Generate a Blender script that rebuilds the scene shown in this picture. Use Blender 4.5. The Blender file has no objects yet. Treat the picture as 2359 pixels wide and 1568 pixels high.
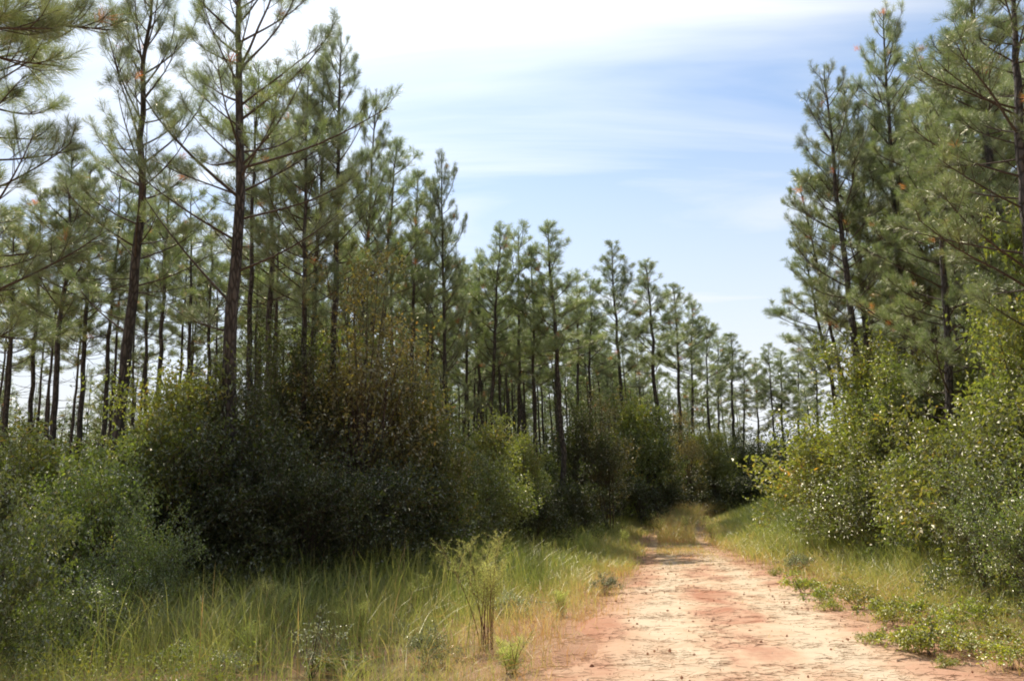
import bpy, math, random
import numpy as np
from mathutils import Vector, Matrix

rng = np.random.default_rng(7)
scene = bpy.context.scene
COL = scene.collection
R_ = math.radians

# ------------------------------------------------------------------ camera (1.6 m eye height, pitched up, slight roll)
PITCH, ROLL = R_(12.6), R_(2.2)
CAM = np.array([0.0, 0.0, 1.6])
FW = np.array([0, math.cos(PITCH), math.sin(PITCH)])
U0 = np.array([0, -math.sin(PITCH), math.cos(PITCH)])
R0 = np.array([1.0, 0, 0])
RT = R0 * math.cos(ROLL) - U0 * math.sin(ROLL)
UP = U0 * math.cos(ROLL) + R0 * math.sin(ROLL)
FPX = 1810.0                                  # focal length in units of a 2359-wide picture

def ray(px, py):
    v = RT * (px - 1179.5) / FPX + UP * (784 - py) / FPX + FW
    return v / np.linalg.norm(v)

def at(px, py, Y):
    v = ray(px, py)
    return CAM + v * (Y / v[1])

def proj(p):
    d = np.asarray(p, float) - CAM
    z = d @ FW
    return 1179.5 + FPX * (d @ RT) / z, 784 - FPX * (d @ UP) / z

cam_d = bpy.data.cameras.new("camera")
cam = bpy.data.objects.new("camera", cam_d)
COL.objects.link(cam)
m = Matrix([[RT[0], UP[0], -FW[0], CAM[0]], [RT[1], UP[1], -FW[1], CAM[1]], [RT[2], UP[2], -FW[2], CAM[2]], [0, 0, 0, 1]])
cam.matrix_world = m
cam_d.sensor_width = 36
cam_d.lens = 36 * FPX / 2359
cam_d.clip_start = 0.1
cam_d.clip_end = 6000
scene.camera = cam

# ------------------------------------------------------------------ light
SUN = ray(760, -740)
sun_el = math.asin(SUN[2]); sun_az = math.atan2(SUN[0], SUN[1])
sd = bpy.data.lights.new("sun", 'SUN')
sd.energy = 5.0; sd.angle = R_(0.53); sd.color = (1.0, 0.93, 0.82)
so = bpy.data.objects.new("sun", sd); COL.objects.link(so)
so.rotation_euler = Vector(-SUN).to_track_quat('-Z', 'Y').to_euler()
so.location = (0, 0, 40)

scene.view_settings.view_transform = 'Standard'
scene.view_settings.look = 'None'
scene.view_settings.exposure = 0
scene.view_settings.gamma = 1
cy = scene.cycles
cy.max_bounces = 7; cy.diffuse_bounces = 3; cy.glossy_bounces = 2; cy.transmission_bounces = 5; cy.transparent_max_bounces = 4
cy.use_denoising = True; cy.denoiser = 'OPENIMAGEDENOISE'; cy.denoising_input_passes = 'RGB_ALBEDO_NORMAL'; cy.denoising_prefilter = 'ACCURATE'
cy.sample_clamp_indirect = 4.0
cy.sample_clamp_direct = 0
cy.filter_width = 1.9
cy.use_adaptive_sampling = True
cy.adaptive_threshold = 0.02

# ------------------------------------------------------------------ node helper
class NT:
    def __init__(s, tree):
        s.t = tree; s.n = tree.nodes; s.l = tree.links
    def add(s, typ, **kw):
        n = s.n.new(typ)
        for k, v in kw.items():
            if k.startswith('in_'):
                key = k[3:]
                key = int(key) if key.isdigit() else key.replace('_', ' ')
                s.put(n.inputs[key], v)
            else:
                setattr(n, k, v)
        return n
    def put(s, sock, v):
        if hasattr(v, 'is_output'):
            s.l.new(v, sock)
        else:
            sock.default_value = v
    def mix(s, f, a, b, bt='MIX'):
        n = s.n.new('ShaderNodeMix'); n.data_type = 'RGBA'; n.blend_type = bt; n.clamp_factor = True
        s.put(n.inputs[0], f); s.put(n.inputs[6], a); s.put(n.inputs[7], b)
        return n.outputs[2]
    def math(s, op, a, b=0.0, clamp=False):
        n = s.n.new('ShaderNodeMath'); n.operation = op; n.use_clamp = clamp
        s.put(n.inputs[0], a); s.put(n.inputs[1], b)
        return n.outputs[0]
    def ramp(s, f, stops, interp='LINEAR'):
        n = s.n.new('ShaderNodeValToRGB'); cr = n.color_ramp; cr.interpolation = interp
        while len(cr.elements) < len(stops): cr.elements.new(0.5)
        for e, (p, c) in zip(cr.elements, stops):
            e.position = p; e.color = (*c, 1) if len(c) == 3 else c
        s.put(n.inputs[0], f)
        return n.outputs[0]
    def rng(s, v, a, b, c=0.0, d=1.0):
        n = s.n.new('ShaderNodeMapRange'); s.put(n.inputs[0], v)
        n.inputs[1].default_value = a; n.inputs[2].default_value = b
        n.inputs[3].default_value = c; n.inputs[4].default_value = d
        return n.outputs[0]
    def noise(s, vec, scale, detail=4, rough=0.55, dist=0.0):
        n = s.n.new('ShaderNodeTexNoise')
        if vec is not None: s.l.new(vec, n.inputs['Vector'])
        n.inputs['Scale'].default_value = scale; n.inputs['Detail'].default_value = detail
        n.inputs['Roughness'].default_value = rough; n.inputs['Distortion'].default_value = dist
        return n.outputs[0]
    def mapping(s, vec, scale=(1, 1, 1), rot=(0, 0, 0)):
        n = s.n.new('ShaderNodeMapping'); s.l.new(vec, n.inputs['Vector'])
        n.inputs['Scale'].default_value = scale; n.inputs['Rotation'].default_value = rot
        return n.outputs[0]

def new_mat(name):
    m = bpy.data.materials.new(name); m.use_nodes = True
    m.node_tree.nodes.clear()
    return m, NT(m.node_tree)

# ------------------------------------------------------------------ sky
w = bpy.data.worlds.new("World"); scene.world = w; w.use_nodes = True
w.node_tree.nodes.clear(); T = NT(w.node_tree)
sky = T.add('ShaderNodeTexSky'); sky.sky_type = 'NISHITA'; sky.sun_disc = False
sky.sun_elevation = sun_el; sky.sun_rotation = sun_az
sky.air_density = 1.0; sky.dust_density = 0.6; sky.ozone_density = 1.5
tc = T.add('ShaderNodeTexCoord')
sep = T.add('ShaderNodeSeparateXYZ', in_0=tc.outputs['Generated'])
zz = T.math('ADD', T.math('MAXIMUM', sep.outputs[2], 0.0), 0.16)
cx = T.math('DIVIDE', sep.outputs[0], zz); cyy = T.math('DIVIDE', sep.outputs[1], zz)
comb = T.add('ShaderNodeCombineXYZ', in_0=cx, in_1=cyy, in_2=0.0)
mp = T.mapping(comb.outputs[0], (0.55, 2.3, 1), (0, 0, R_(-6)))
n1 = T.noise(mp, 1.1, 7, 0.52, 0.5)
mp2 = T.mapping(comb.outputs[0], (0.5, 0.9, 1), (0, 0, R_(14)))
n2 = T.noise(mp2, 0.9, 3, 0.5, 0.2)
# thin cirrus, thicker on the sun's side of the sky
dsun = T.add('ShaderNodeVectorMath', operation='DOT_PRODUCT', in_0=tc.outputs['Generated'])
dsun.inputs[1].default_value = tuple(SUN)
near = T.rng(dsun.outputs['Value'], 0.66, 1.0, 0.0, 1.0)
cl = T.math('ADD', T.rng(n1, 0.38, 0.66, 0.0, 0.85), T.rng(n2, 0.42, 0.7, -0.15, 0.35))
cl = T.math('ADD', cl, T.math('MULTIPLY', near, 0.45), clamp=True)
cl = T.math('MULTIPLY', cl, T.rng(sep.outputs[2], -0.02, 0.12, 0.55, 1.0))
cl = T.math('MULTIPLY', cl, T.math('MULTIPLY', T.rng(dsun.outputs['Value'], -0.15, 0.45), 0.84))
horiz = T.math('MULTIPLY', T.rng(sep.outputs[2], 0.14, 0.52, 0.97, 0.0), T.rng(dsun.outputs['Value'], -0.3, 0.4))
cl = T.math('MAXIMUM', cl, horiz)
bright = T.math('ADD', 6.6, T.math('MULTIPLY', T.math('POWER', near, 2.0), 4.0))
cb = T.add('ShaderNodeCombineXYZ', in_0=T.math('MULTIPLY', bright, 0.97), in_1=bright, in_2=T.math('MULTIPLY', bright, 1.03))
blue = T.mix(1.0, sky.outputs[0], T.mix(T.rng(dsun.outputs['Value'], -0.2, 0.5), (0.42, 0.37, 0.31, 1), (0.80, 0.97, 1.07, 1)), 'MULTIPLY')  # unseen sky away from the sun dimmed to cut ambient light
skyc = T.mix(cl, blue, cb.outputs[0])
bg = T.add('ShaderNodeBackground', in_Strength=0.15, in_Color=skyc)
T.add('ShaderNodeOutputWorld', in_Surface=bg.outputs[0])

# ------------------------------------------------------------------ materials
def leaf_mat(name, stops, trans, gloss, rough, tmul=(1.35, 1.5, 0.55), hue_var=0.25):
    """shade attribute 0..1 -> colour; thin leaf = diffuse + light let through + gloss"""
    m, T = new_mat(name)
    at_ = T.add('ShaderNodeAttribute', attribute_name='shade')
    oi = T.add('ShaderNodeObjectInfo')
    c = T.ramp(at_.outputs['Fac'], stops)
    v = T.rng(oi.outputs['Random'], 0, 1, 1.4 * (1 - hue_var), 1.4 * (1 + hue_var))
    hs = T.add('ShaderNodeHueSaturation', in_Color=c, in_Value=v,
               in_Hue=T.rng(T.math('FRACT', T.math('MULTIPLY', oi.outputs['Random'], 7.31)), 0, 1, 0.487, 0.508))
    tcol = T.mix(1.0, hs.outputs[0], (*tmul, 1), 'MULTIPLY')
    d = T.add('ShaderNodeBsdfDiffuse', in_Color=hs.outputs[0])
    t = T.add('ShaderNodeBsdfTranslucent', in_Color=tcol)
    g = T.add('ShaderNodeBsdfGlossy', in_Roughness=rough, in_Color=(1.0, 0.95, 0.80, 1))
    ms = T.add('ShaderNodeMixShader', in_0=trans, in_1=d.outputs[0], in_2=t.outputs[0])
    fr = T.add('ShaderNodeLayerWeight', in_Blend=0.35)
    fac = T.math('MULTIPLY', T.rng(fr.outputs['Fresnel'], 0, 1, 0.55, 2.2), gloss)
    ms2 = T.add('ShaderNodeMixShader', in_0=fac, in_1=ms.outputs[0], in_2=g.outputs[0])
    T.add('ShaderNodeOutputMaterial', in_Surface=ms2.outputs[0])
    return m

M_NEEDLE = leaf_mat('pine_needle', [(0, (.058, .095, .042)), (.5, (.112, .158, .074)), (.86, (.178, .215, .106)), (.955, (.27, .24, .09)), (.965, (.42, .14, .045)), (1, (.52, .18, .055))], .52, .19, .48, (1.65, 1.55, .75))
M_LEAF = leaf_mat('glossy_leaf', [(0, (.045, .075, .020)), (.6, (.110, .160, .040)), (.92, (.19, .21, .055)), (1, (.26, .18, .04))], .50, .20, .60, (1.8, 1.75, .6))
M_LEAF_SHADED = leaf_mat('shaded_leaf', [(0, (.016, .028, .009)), (.6, (.038, .055, .016)), (.93, (.075, .085, .024)), (1, (.14, .10, .03))], .42, .09, .60, (1.7, 1.7, .6))  # darker copy of the glossy leaf, shade under the trees painted into it
M_LEAF_Y = leaf_mat('yellowing_leaf', [(0, (.070, .100, .024)), (.55, (.145, .185, .045)), (.88, (.24, .235, .06)), (1, (.34, .18, .04))], .52, .15, .62, (1.65, 1.55, .6))
M_LEAF_B = leaf_mat('bronze_leaf', [(0, (.070, .072, .022)), (.5, (.140, .135, .038)), (.85, (.24, .19, .048)), (1, (.30, .15, .04))], .50, .20, .60, (1.65, 1.45, .6))
M_LEAF_L = leaf_mat('low_leaf', [(0, (.13, .17, .03)), (.55, (.24, .28, .05)), (.9, (.36, .34, .065)), (1, (.46, .24, .05))], .45, .12, .58, (1.5, 1.5, .5))
M_LEAF_G = leaf_mat('greygreen_leaf', [(0, (.15, .20, .11)), (.6, (.27, .32, .18)), (1, (.40, .43, .29))], .38, .14, .42, (1.3, 1.35, .75))
M_FEATHER = leaf_mat('feathery_leaf', [(0, (.20, .28, .08)), (.5, (.36, .41, .15)), (1, (.66, .63, .34))], .5, .05, .5, (1.3, 1.35, .65))
M_GRASS = leaf_mat('grass_blade', [(0, (.115, .165, .046)), (.35, (.245, .265, .090)), (.6, (.34, .32, .14)), (.8, (.46, .345, .19)), (1, (.38, .21, .12))], .48, .06, .5, (1.35, 1.35, .7), 0.0)
M_STRAW = leaf_mat('straw', [(0, (.10, .055, .03)), (1, (.30, .18, .09))], .1, .03, .5, (1, 1, 1), 0.0)

def bark_mat(name, c0, c1, c2, zs=0.25, sc=14, bump=0.6):
    m, T = new_mat(name)
    tc = T.add('ShaderNodeTexCoord')
    v = T.mapping(tc.outputs['Object'], (1, 1, zs))
    vo = T.add('ShaderNodeTexVoronoi', in_Vector=v, in_Scale=sc); vo.feature = 'DISTANCE_TO_EDGE'
    n = T.noise(v, sc * 1.7, 6, .65)
    n2 = T.noise(tc.outputs['Object'], 0.9, 3)
    f = T.math('ADD', T.rng(vo.outputs['Distance'], 0, .22), T.math('MULTIPLY', n, .5))
    c = T.ramp(T.math('MULTIPLY', f, .68), [(.12, c0), (.5, c1), (.9, c2)])
    c = T.mix(T.rng(n2, .35, .7, 0, .55), c, (.13, .11, .10, 1))
    b = T.add('ShaderNodeBump', in_Strength=bump, in_Distance=0.03, in_Height=f)
    p = T.add('ShaderNodeBsdfPrincipled', in_Base_Color=c, in_Roughness=.88, in_Normal=b.outputs[0])
    p.inputs['Specular IOR Level'].default_value = .25
    T.add('ShaderNodeOutputMaterial', in_Surface=p.outputs[0])
    return m
M_BARK = bark_mat('pine_bark', (.024, .020, .018), (.078, .066, .058), (.165, .140, .122))
M_TWIG = bark_mat('twig_bark', (.045, .030, .022), (.11, .078, .058), (.17, .13, .10), .4, 30, .3)
M_STEM = bark_mat('red_stem', (.10, .035, .02), (.19, .075, .04), (.24, .12, .06), .2, 40, .2)

# ------------------------------------------------------------------ ground height and the plan of the clearing
def vnoise(x, y, seed=0):
    x = np.asarray(x, float); y = np.asarray(y, float)
    xi = np.floor(x).astype(int); yi = np.floor(y).astype(int); xf = x - xi; yf = y - yi
    def h(a, b):
        n = (a * 374761393 + b * 668265263 + seed * 974711) & 0x7fffffff
        n = (n ^ (n >> 13)) * 1274126177 & 0x7fffffff
        return ((n ^ (n >> 16)) & 0xffff) / 65535.0
    u = xf * xf * (3 - 2 * xf); v = yf * yf * (3 - 2 * yf)
    return (h(xi, yi) * (1 - u) + h(xi + 1, yi) * u) * (1 - v) + (h(xi, yi + 1) * (1 - u) + h(xi + 1, yi + 1) * u) * v

def gz(x, y):
    x = np.asarray(x, float); y = np.asarray(y, float)
    return 0.14 * (vnoise(x / 7, y / 7, 3) - .5) + 0.05 * (vnoise(x / 2.6, y / 2.6, 5) - .5) + 1.0 * np.clip((y - 29) / 27, 0, 1) ** 1.3

YS = [-6, 0, 7.4, 15, 23, 31, 40, 50, 62, 80, 110, 150]
ROADX = [0.2, 1.05, 2.3, 3.55, 4.95, 6.1, 7.7, 10.2, 15, 24, 42, 67]
LEFTX = [-9, -8.5, -7.6, -5.9, -3.6, -0.7, 3.2, 7.4, 13, 22, 40, 65]
RIGHTX = [5.8, 6.6, 7.6, 9.0, 10.0, 11.8, 14.2, 18, 23.5, 33, 52, 78]
road_x = lambda y: np.interp(y, YS, ROADX)
left_x = lambda y: np.interp(y, YS, LEFTX)
right_x = lambda y: np.interp(y, YS, RIGHTX)
roadw = lambda y: np.interp(y, [0, 7.4, 12, 18, 24, 31, 40, 60], [2.0, 1.95, 1.9, 1.75, 1.5, 1.35, 1.3, 1.2])

# ------------------------------------------------------------------ mesh container
class G:
    def __init__(s): s.v = []; s.f = {3: [], 4: []}; s.sh = []; s.m = {3: [], 4: []}; s.n = 0
    def add(s, V, F, shade, mat=0):
        V = np.asarray(V, float).reshape(-1, 3); F = np.asarray(F, int)
        if len(V) == 0 or len(F) == 0: return
        k = F.shape[1]
        s.v.append(V); s.f[k].append(F + s.n); s.m[k].append(np.full(len(F), mat))
        s.sh.append(np.broadcast_to(np.asarray(shade, float), (len(V),)).copy()); s.n += len(V)
    def merge(s, o):
        for k in (3, 4):
            for F, M in zip(o.f[k], o.m[k]): s.f[k].append(F + s.n); s.m[k].append(M)
        s.v += o.v; s.sh += o.sh; s.n += o.n
    def mesh(s, name, mats, smooth=False):
        me = bpy.data.meshes.new(name)
        V = np.concatenate(s.v)
        q = np.concatenate(s.f[4]) if s.f[4] else np.zeros((0, 4), int)
        t = np.concatenate(s.f[3]) if s.f[3] else np.zeros((0, 3), int)
        mi = np.concatenate([np.concatenate(s.m[4]) if s.m[4] else np.zeros(0, int), np.concatenate(s.m[3]) if s.m[3] else np.zeros(0, int)])
        loops = np.concatenate([q.ravel(), t.ravel()]).astype(np.int32)
        starts = np.concatenate([np.arange(len(q)) * 4, len(q) * 4 + np.arange(len(t)) * 3]).astype(np.int32)
        me.vertices.add(len(V)); me.vertices.foreach_set('co', V.astype(np.float32).ravel())
        me.loops.add(len(loops)); me.loops.foreach_set('vertex_index', loops)
        me.polygons.add(len(starts)); me.polygons.foreach_set('loop_start', starts)
        me.polygons.foreach_set('material_index', mi.astype(np.int32))
        sm = np.zeros(len(starts), bool)
        if smooth is True: sm[:] = True
        elif smooth: sm[np.isin(mi, smooth)] = True
        me.polygons.foreach_set('use_smooth', sm)
        a = me.attributes.new('shade', 'FLOAT', 'POINT'); a.data.foreach_set('value', np.concatenate(s.sh).astype(np.float32))
        for mt in mats: me.materials.append(mt)
        me.update(calc_edges=True)
        return me

def norm(a): return a / np.maximum(np.linalg.norm(a, axis=-1, keepdims=True), 1e-9)

def tube(pts, rad, sides=6, cap=True):
    pts = np.asarray(pts, float); rad = np.asarray(rad, float); n = len(pts)
    d = norm(np.gradient(pts, axis=0))
    ref = np.array([0.0, 0, 1]) if abs(d[0][2]) < .8 else np.array([1.0, 0, 0])
    a = norm(np.cross(d, ref)); b = np.cross(d, a)
    ang = np.arange(sides) * 2 * math.pi / sides
    V = pts[:, None] + rad[:, None, None] * (a[:, None] * np.cos(ang)[None, :, None] + b[:, None] * np.sin(ang)[None, :, None])
    V = V.reshape(-1, 3)
    i = np.arange(n - 1)[:, None] * sides; j = np.arange(sides)[None]; k = (j + 1) % sides
    F = np.stack([i + j, i + k, i + sides + k, i + sides + j], -1).reshape(-1, 4)
    return V, F

def prisms(P0, P1, r0, r1, g, shade=.5, mat=0):
    """many straight three-sided twigs at once"""
    P0 = np.asarray(P0); P1 = np.asarray(P1); n = len(P0)
    if n == 0: return
    d = norm(P1 - P0); a = norm(np.cross(d, np.array([.31, .77, .56]))); b = np.cross(d, a)
    V = np.zeros((n, 6, 3))
    r0 = np.broadcast_to(r0, n)[:, None]; r1 = np.broadcast_to(r1, n)[:, None]
    for k in range(3):
        u = a * math.cos(k * 2.094) + b * math.sin(k * 2.094)
        V[:, k] = P0 + u * r0; V[:, 3 + k] = P1 + u * r1
    o = np.arange(n)[:, None, None] * 6
    F = (o + np.array([[0, 1, 4, 3], [1, 2, 5, 4], [2, 0, 3, 5]])[None]).reshape(-1, 4)
    g.add(V.reshape(-1, 3), F, shade, mat)

def needles(P, A, n, L, wd, g, rg, mat=1, spread=(42, 20), back=.10, shade=None, droop=.12):
    P = np.asarray(P, float).reshape(-1, 3); A = norm(np.asarray(A, float).reshape(-1, 3)); t = len(P)
    if t == 0: return
    sh = rg.random(t) if shade is None else np.broadcast_to(shade, t)
    P = np.repeat(P, n, 0); A = np.repeat(A, n, 0); N = len(P)
    rv = norm(rg.normal(size=(N, 3))); pr = norm(np.cross(A, rv))
    th = np.radians(np.clip(rg.normal(spread[0], spread[1], N), 4, 125))[:, None]
    D = A * np.cos(th) + pr * np.sin(th)
    base = P - A * (rg.random(N) * back)[:, None]
    ll = (L * rg.uniform(.65, 1.1, N))[:, None]
    tip = base + D * ll; tip[:, 2] -= droop * ll[:, 0] * rg.random(N)
    s = norm(np.cross(D, norm(rg.normal(size=(N, 3))))) * (wd / 2)
    mid = base + D * ll * .55
    V = np.stack([base, mid - s, tip, mid + s], 1).reshape(-1, 3)
    F = np.arange(N)[:, None] * 4 + np.arange(4)[None]
    shn = np.clip(np.repeat(sh, n) * .85 + rg.random(N) * .12, 0, 1)
    shn = np.where(np.repeat(sh, n) > 0.985, .98, np.minimum(shn, .95))
    g.add(V, F, np.repeat(shn, 4), mat)

def leaves(P, D, L, wd, g, rg, mat=1, shade=None, up=.5, fold=.25):
    """one folded, pointed leaf per point"""
    N = len(P)
    if N == 0: return
    D = norm(D)
    nrm = norm(rg.normal(size=(N, 3)) * .75 + np.array([0, 0, up]))
    s = norm(np.cross(D, nrm)); nn = np.cross(s, D)
    ll = (L * rg.uniform(.6, 1.25, N))[:, None]; ww = (wd * rg.uniform(.7, 1.2, N))[:, None] / 2
    mid = P + D * ll * .48
    tip = P + D * ll; tip[:, 2] -= .12 * ll[:, 0]
    V = np.stack([P, mid - s * ww + nn * ww * fold * 2, tip, mid + s * ww + nn * ww * fold * 2], 1).reshape(-1, 3)
    i = np.arange(N)[:, None] * 4
    F = np.concatenate([i + np.array([[0, 1, 2]]), i + np.array([[0, 2, 3]])])
    sh = np.clip(rg.random(N) if shade is None else shade, 0, 1)
    g.add(V, F, np.repeat(sh, 4), mat)

# ------------------------------------------------------------------ things
def link(name, me, parent=None):
    o = bpy.data.objects.new(name, me); COL.objects.link(o)
    if parent: o.parent = parent
    return o
def thing(name, label, cat, loc, rot=(0, 0, 0), scale=(1, 1, 1), group=None):
    o = bpy.data.objects.new(name, None); COL.objects.link(o)
    o.empty_display_size = .3
    o.location = loc; o.rotation_euler = rot; o.scale = scale
    o['label'] = label; o['category'] = cat
    if group: o['group'] = group
    return o
def place(name, label, cat, parts, loc, rot=(0, 0, 0), scale=(1, 1, 1), group=None):
    r = thing(name, label, cat, loc, rot, scale, group)
    for pn, me in parts: link(pn, me, r)
    return r

# ------------------------------------------------------------------ pine generator
def limb_geo(rg, base, az, el, L, r0, near, tuftd=1.0, bare=False, curve=.5, gap=.25, sides=5):
    """one limb with its twigs and needle sprays; material 0 bark, 1 needles"""
    g = G()
    k = 7
    t = np.linspace(0, 1, k)
    elv = el + curve * t ** 1.5
    azv = az + np.cumsum(rg.normal(0, .07, k))
    d = np.stack([np.cos(azv) * np.cos(elv), np.sin(azv) * np.cos(elv), np.sin(elv)], 1)
    pts = base + np.concatenate([[np.zeros(3)], np.cumsum(d[:-1] * L / (k - 1), 0)])
    V, F = tube(pts, r0 * (1 - t * .8) + .003, sides); g.add(V, F, rg.random(), 0)
    if bare:
        nb = rg.integers(0, 4)
        for _ in range(nb):
            q = rg.uniform(.3, .9); p = pts[int(q * (k - 1))]; e = p + norm(d[3] + rg.normal(size=3) * .6) * L * .3
            prisms([p], [e], .005, .002, g, rg.random(), 0)
        return g
    nt = max(3, int(L / (.17 / tuftd)))
    q = np.sort(rg.uniform(gap, .98, nt))
    P0 = np.stack([np.interp(q, t, pts[:, i]) for i in range(3)], 1)
    DD = norm(np.stack([np.interp(q, t, d[:, i]) for i in range(3)], 1))
    side = norm(np.cross(DD, np.array([0, 0, 1.0]))) * np.where(rg.random(nt) > .5, 1, -1)[:, None]
    upv = rg.uniform(.05, .75, nt)[:, None]
    TD = norm(DD * rg.uniform(.6, 1.3, (nt, 1)) + side * rg.uniform(.35, 1.1, (nt, 1)) + np.array([0, 0, 1.0]) * upv)
    TL = (np.minimum(L * .42, .95) * (1 - .5 * q) * rg.uniform(.45, 1.15, nt) + .08)[:, None]
    # a bend in each twig: outer half turns up
    PM = P0 + TD * TL * .55
    TD2 = norm(TD + np.array([0, 0, .45]))
    P1 = PM + TD2 * TL * .45
    prisms(P0, PM, .008, .006, g, .5, 0); prisms(PM, P1, .006, .003, g, .5, 0)
    TP = [P1, pts[-1:]]; TA = [TD2, d[-1:]]
    m2 = TL[:, 0] > .30
    TP.append(PM[m2] + TD2[m2] * TL[m2] * .2); TA.append(TD2[m2])
    # side shoots
    m3 = (TL[:, 0] > .26) & (rg.random(nt) < .8)
    s2 = norm(np.cross(TD2[m3], norm(rg.normal(size=(m3.sum(), 3)))))
    E = PM[m3] + norm(TD[m3] + s2 * .9) * .22
    prisms(PM[m3], E, .005, .003, g, .5, 0)
    TP.append(E); TA.append(norm(TD[m3] + s2 * .7 + np.array([0, 0, .4])))
    TP = np.concatenate(TP); TA = np.concatenate(TA)
    nn, nl, nw = near
    sh = np.clip(rg.random(len(TP)) * .75 + rg.random() * .25, 0, .97)
    sh = np.where(rg.random(len(TP)) < .006, .99, sh)
    needles(TP, TA, nn, nl, nw, g, rg, 1, (40, 21), .16, sh)
    return g

def pine(seed, H, r0, cb, cr, near, per_limb=False, step=.42, tuftd=1.0, dead=8, extra=(), side=None, lean=0.0, sides=9, prof=None, el0=.25, xcurve=None, lprob=(2, 4), sway=.025):
    rg = np.random.default_rng(seed)
    n = max(14, int(H / .6))
    z = np.linspace(-.25, H, n); u = np.clip(z / H, 0, 1)
    wob = np.cumsum(rg.normal(0, sway, (n, 2)) * np.array([1, 1]), 0); wob -= wob[0]
    wob -= u[:, None] * wob[-1] * .8
    tx = np.stack([wob[:, 0] + lean * u ** 2 * H, wob[:, 1], z], 1)
    rad = r0 * (1 - u) ** .75 + .012 + r0 * .5 * np.exp(-np.maximum(z, 0) / .25)
    tg = G(); V, F = tube(tx, rad, sides); tg.add(V, F, rg.random(), 0)
    zc = cb * H; limbs = []
    at_z = lambda q: np.array([np.interp(q, z, tx[:, 0]), np.interp(q, z, tx[:, 1]), q])
    zz = zc; az = rg.uniform(0, 6.28)
    while zz < H - .25:
        uu = (zz - zc) / (H - zc)
        L0 = cr * (np.interp(uu, [0, .18, .4, .75, 1], [.75, 1, .92, .5, .14]) if prof is None else np.interp(uu, prof[0], prof[1]))
        for _ in range(rg.integers(*lprob)):
            az += 2.399 + rg.normal(0, .4)
            L = L0 * rg.uniform(.55, 1.2)
            if side is not None: L *= 1 + side[1] * math.cos(az - side[0])
            el = el0 + uu * .6 + rg.normal(0, .12)
            if L < .18: L = .18
            limbs.append((at_z(zz + rg.uniform(-.1, .1)), az, el, L, max(.009, .007 * L + .008), False))
        zz += step * rg.uniform(.7, 1.3) * (1 - .35 * uu)
    for _ in range(dead):
        q = rg.uniform(max(.18, cb - .28), cb) * H
        limbs.append((at_z(q), rg.uniform(0, 6.28), rg.normal(0, .2), rg.uniform(.3, 1.1) * cr * .6, .011, True))
    for (ez, eaz, eel, eL, ebare) in extra:
        limbs.append((at_z(ez), eaz, eel, eL, .006 * eL + .010, ebare))
    nx = len(limbs) - len(extra)
    gl = [limb_geo(rg, *l[:5], near, tuftd * (1.6 if xcurve and k >= nx else 1), l[5], curve=xcurve if (xcurve and k >= nx) else rg.uniform(.15, .7), gap=.22 if l[3] < 2.2 else .34) for k, l in enumerate(limbs)]
    # leader candles at the very top
    gt = G(); tops = np.array([tx[-1], tx[-1] + [.08, .05, -.25], tx[-1] + [-.07, .06, -.35], tx[-1] + [.02, -.09, -.5]])
    needles(tops, np.array([[0, 0, 1.], [.4, .2, 1], [-.4, .2, 1], [0, -.5, 1]]), near[0], near[1], near[2], gt, rg, 1, (35, 18), .2, .5)
    if per_limb:
        return tg.mesh('trunk', [M_BARK], True), [g.mesh('limb', [M_TWIG, M_NEEDLE], [0]) for g in gl] + [gt.mesh('limb', [M_TWIG, M_NEEDLE])]
    c = G()
    for g in gl: c.merge(g)
    c.merge(gt)
    return tg.mesh('trunk', [M_BARK], True), c.mesh('crown', [M_TWIG, M_NEEDLE], [0])

FAR = (19, .28, .015); MID = (34, .26, .0095); NEAR = (52, .205, .0055); CLOSE = (70, .23, .0042)

# prototypes: (height, trunk mesh, crown mesh)
STAND = []                                  # stand trees: bare pole below, narrow crown above
for i in range(6):
    STAND.append((16.0, *pine(100 + i, 16.0, .098, [.55, .60, .66, .70, .72, .64][i], [2.1, 1.9, 1.75, 2.2, 2.0, 1.7][i], FAR, dead=14, sides=7, step=.60)))
SPIRE = []                                  # edge trees with a longer pointed crown, medium detail
for i in range(6):
    SPIRE.append((16.0, *pine(200 + i, 16.0, .115, [.50, .55, .48, .54, .58, .52][i], [2.15, 1.95, 2.4, 1.8, 2.1, 2.3][i], MID, dead=10, sides=8,
                               prof=([0, .2, .45, .8, 1], [.85, 1, .78, .42, .12]))))
BROAD = []                                  # edge trees with a loose round crown, fine detail
for i in range(4):
    BROAD.append((16.0, *pine(300 + i, 16.0, .15, [.34, .40, .30, .36][i], [2.6, 2.4, 2.9, 2.5][i], NEAR, dead=9, step=.50, sides=10,
                               prof=([0, .2, .5, .8, 1], [.8, 1, .85, .55, .16]))))

ordinal = ['first', 'second', 'third', 'fourth', 'fifth', 'sixth', 'seventh', 'eighth', 'ninth', 'tenth', 'eleventh', 'twelfth', 'thirteenth', 'fourteenth', 'fifteenth', 'sixteenth', 'seventeenth', 'eighteenth', 'nineteenth', 'twentieth']
placed = []

def fit(b, t, Y):
    """base point, lean and height of a trunk seen through two points of the photograph at depth Y"""
    pb = at(b[0], b[1], Y); pt = at(t[0], t[1], Y)
    sl = (pt[0] - pb[0]) / (pt[2] - pb[2])
    x0 = pb[0] - sl * pb[2]; z0 = float(gz(x0, Y))
    return np.array([x0, Y, z0]), math.atan(sl), pt[2] - z0

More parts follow.
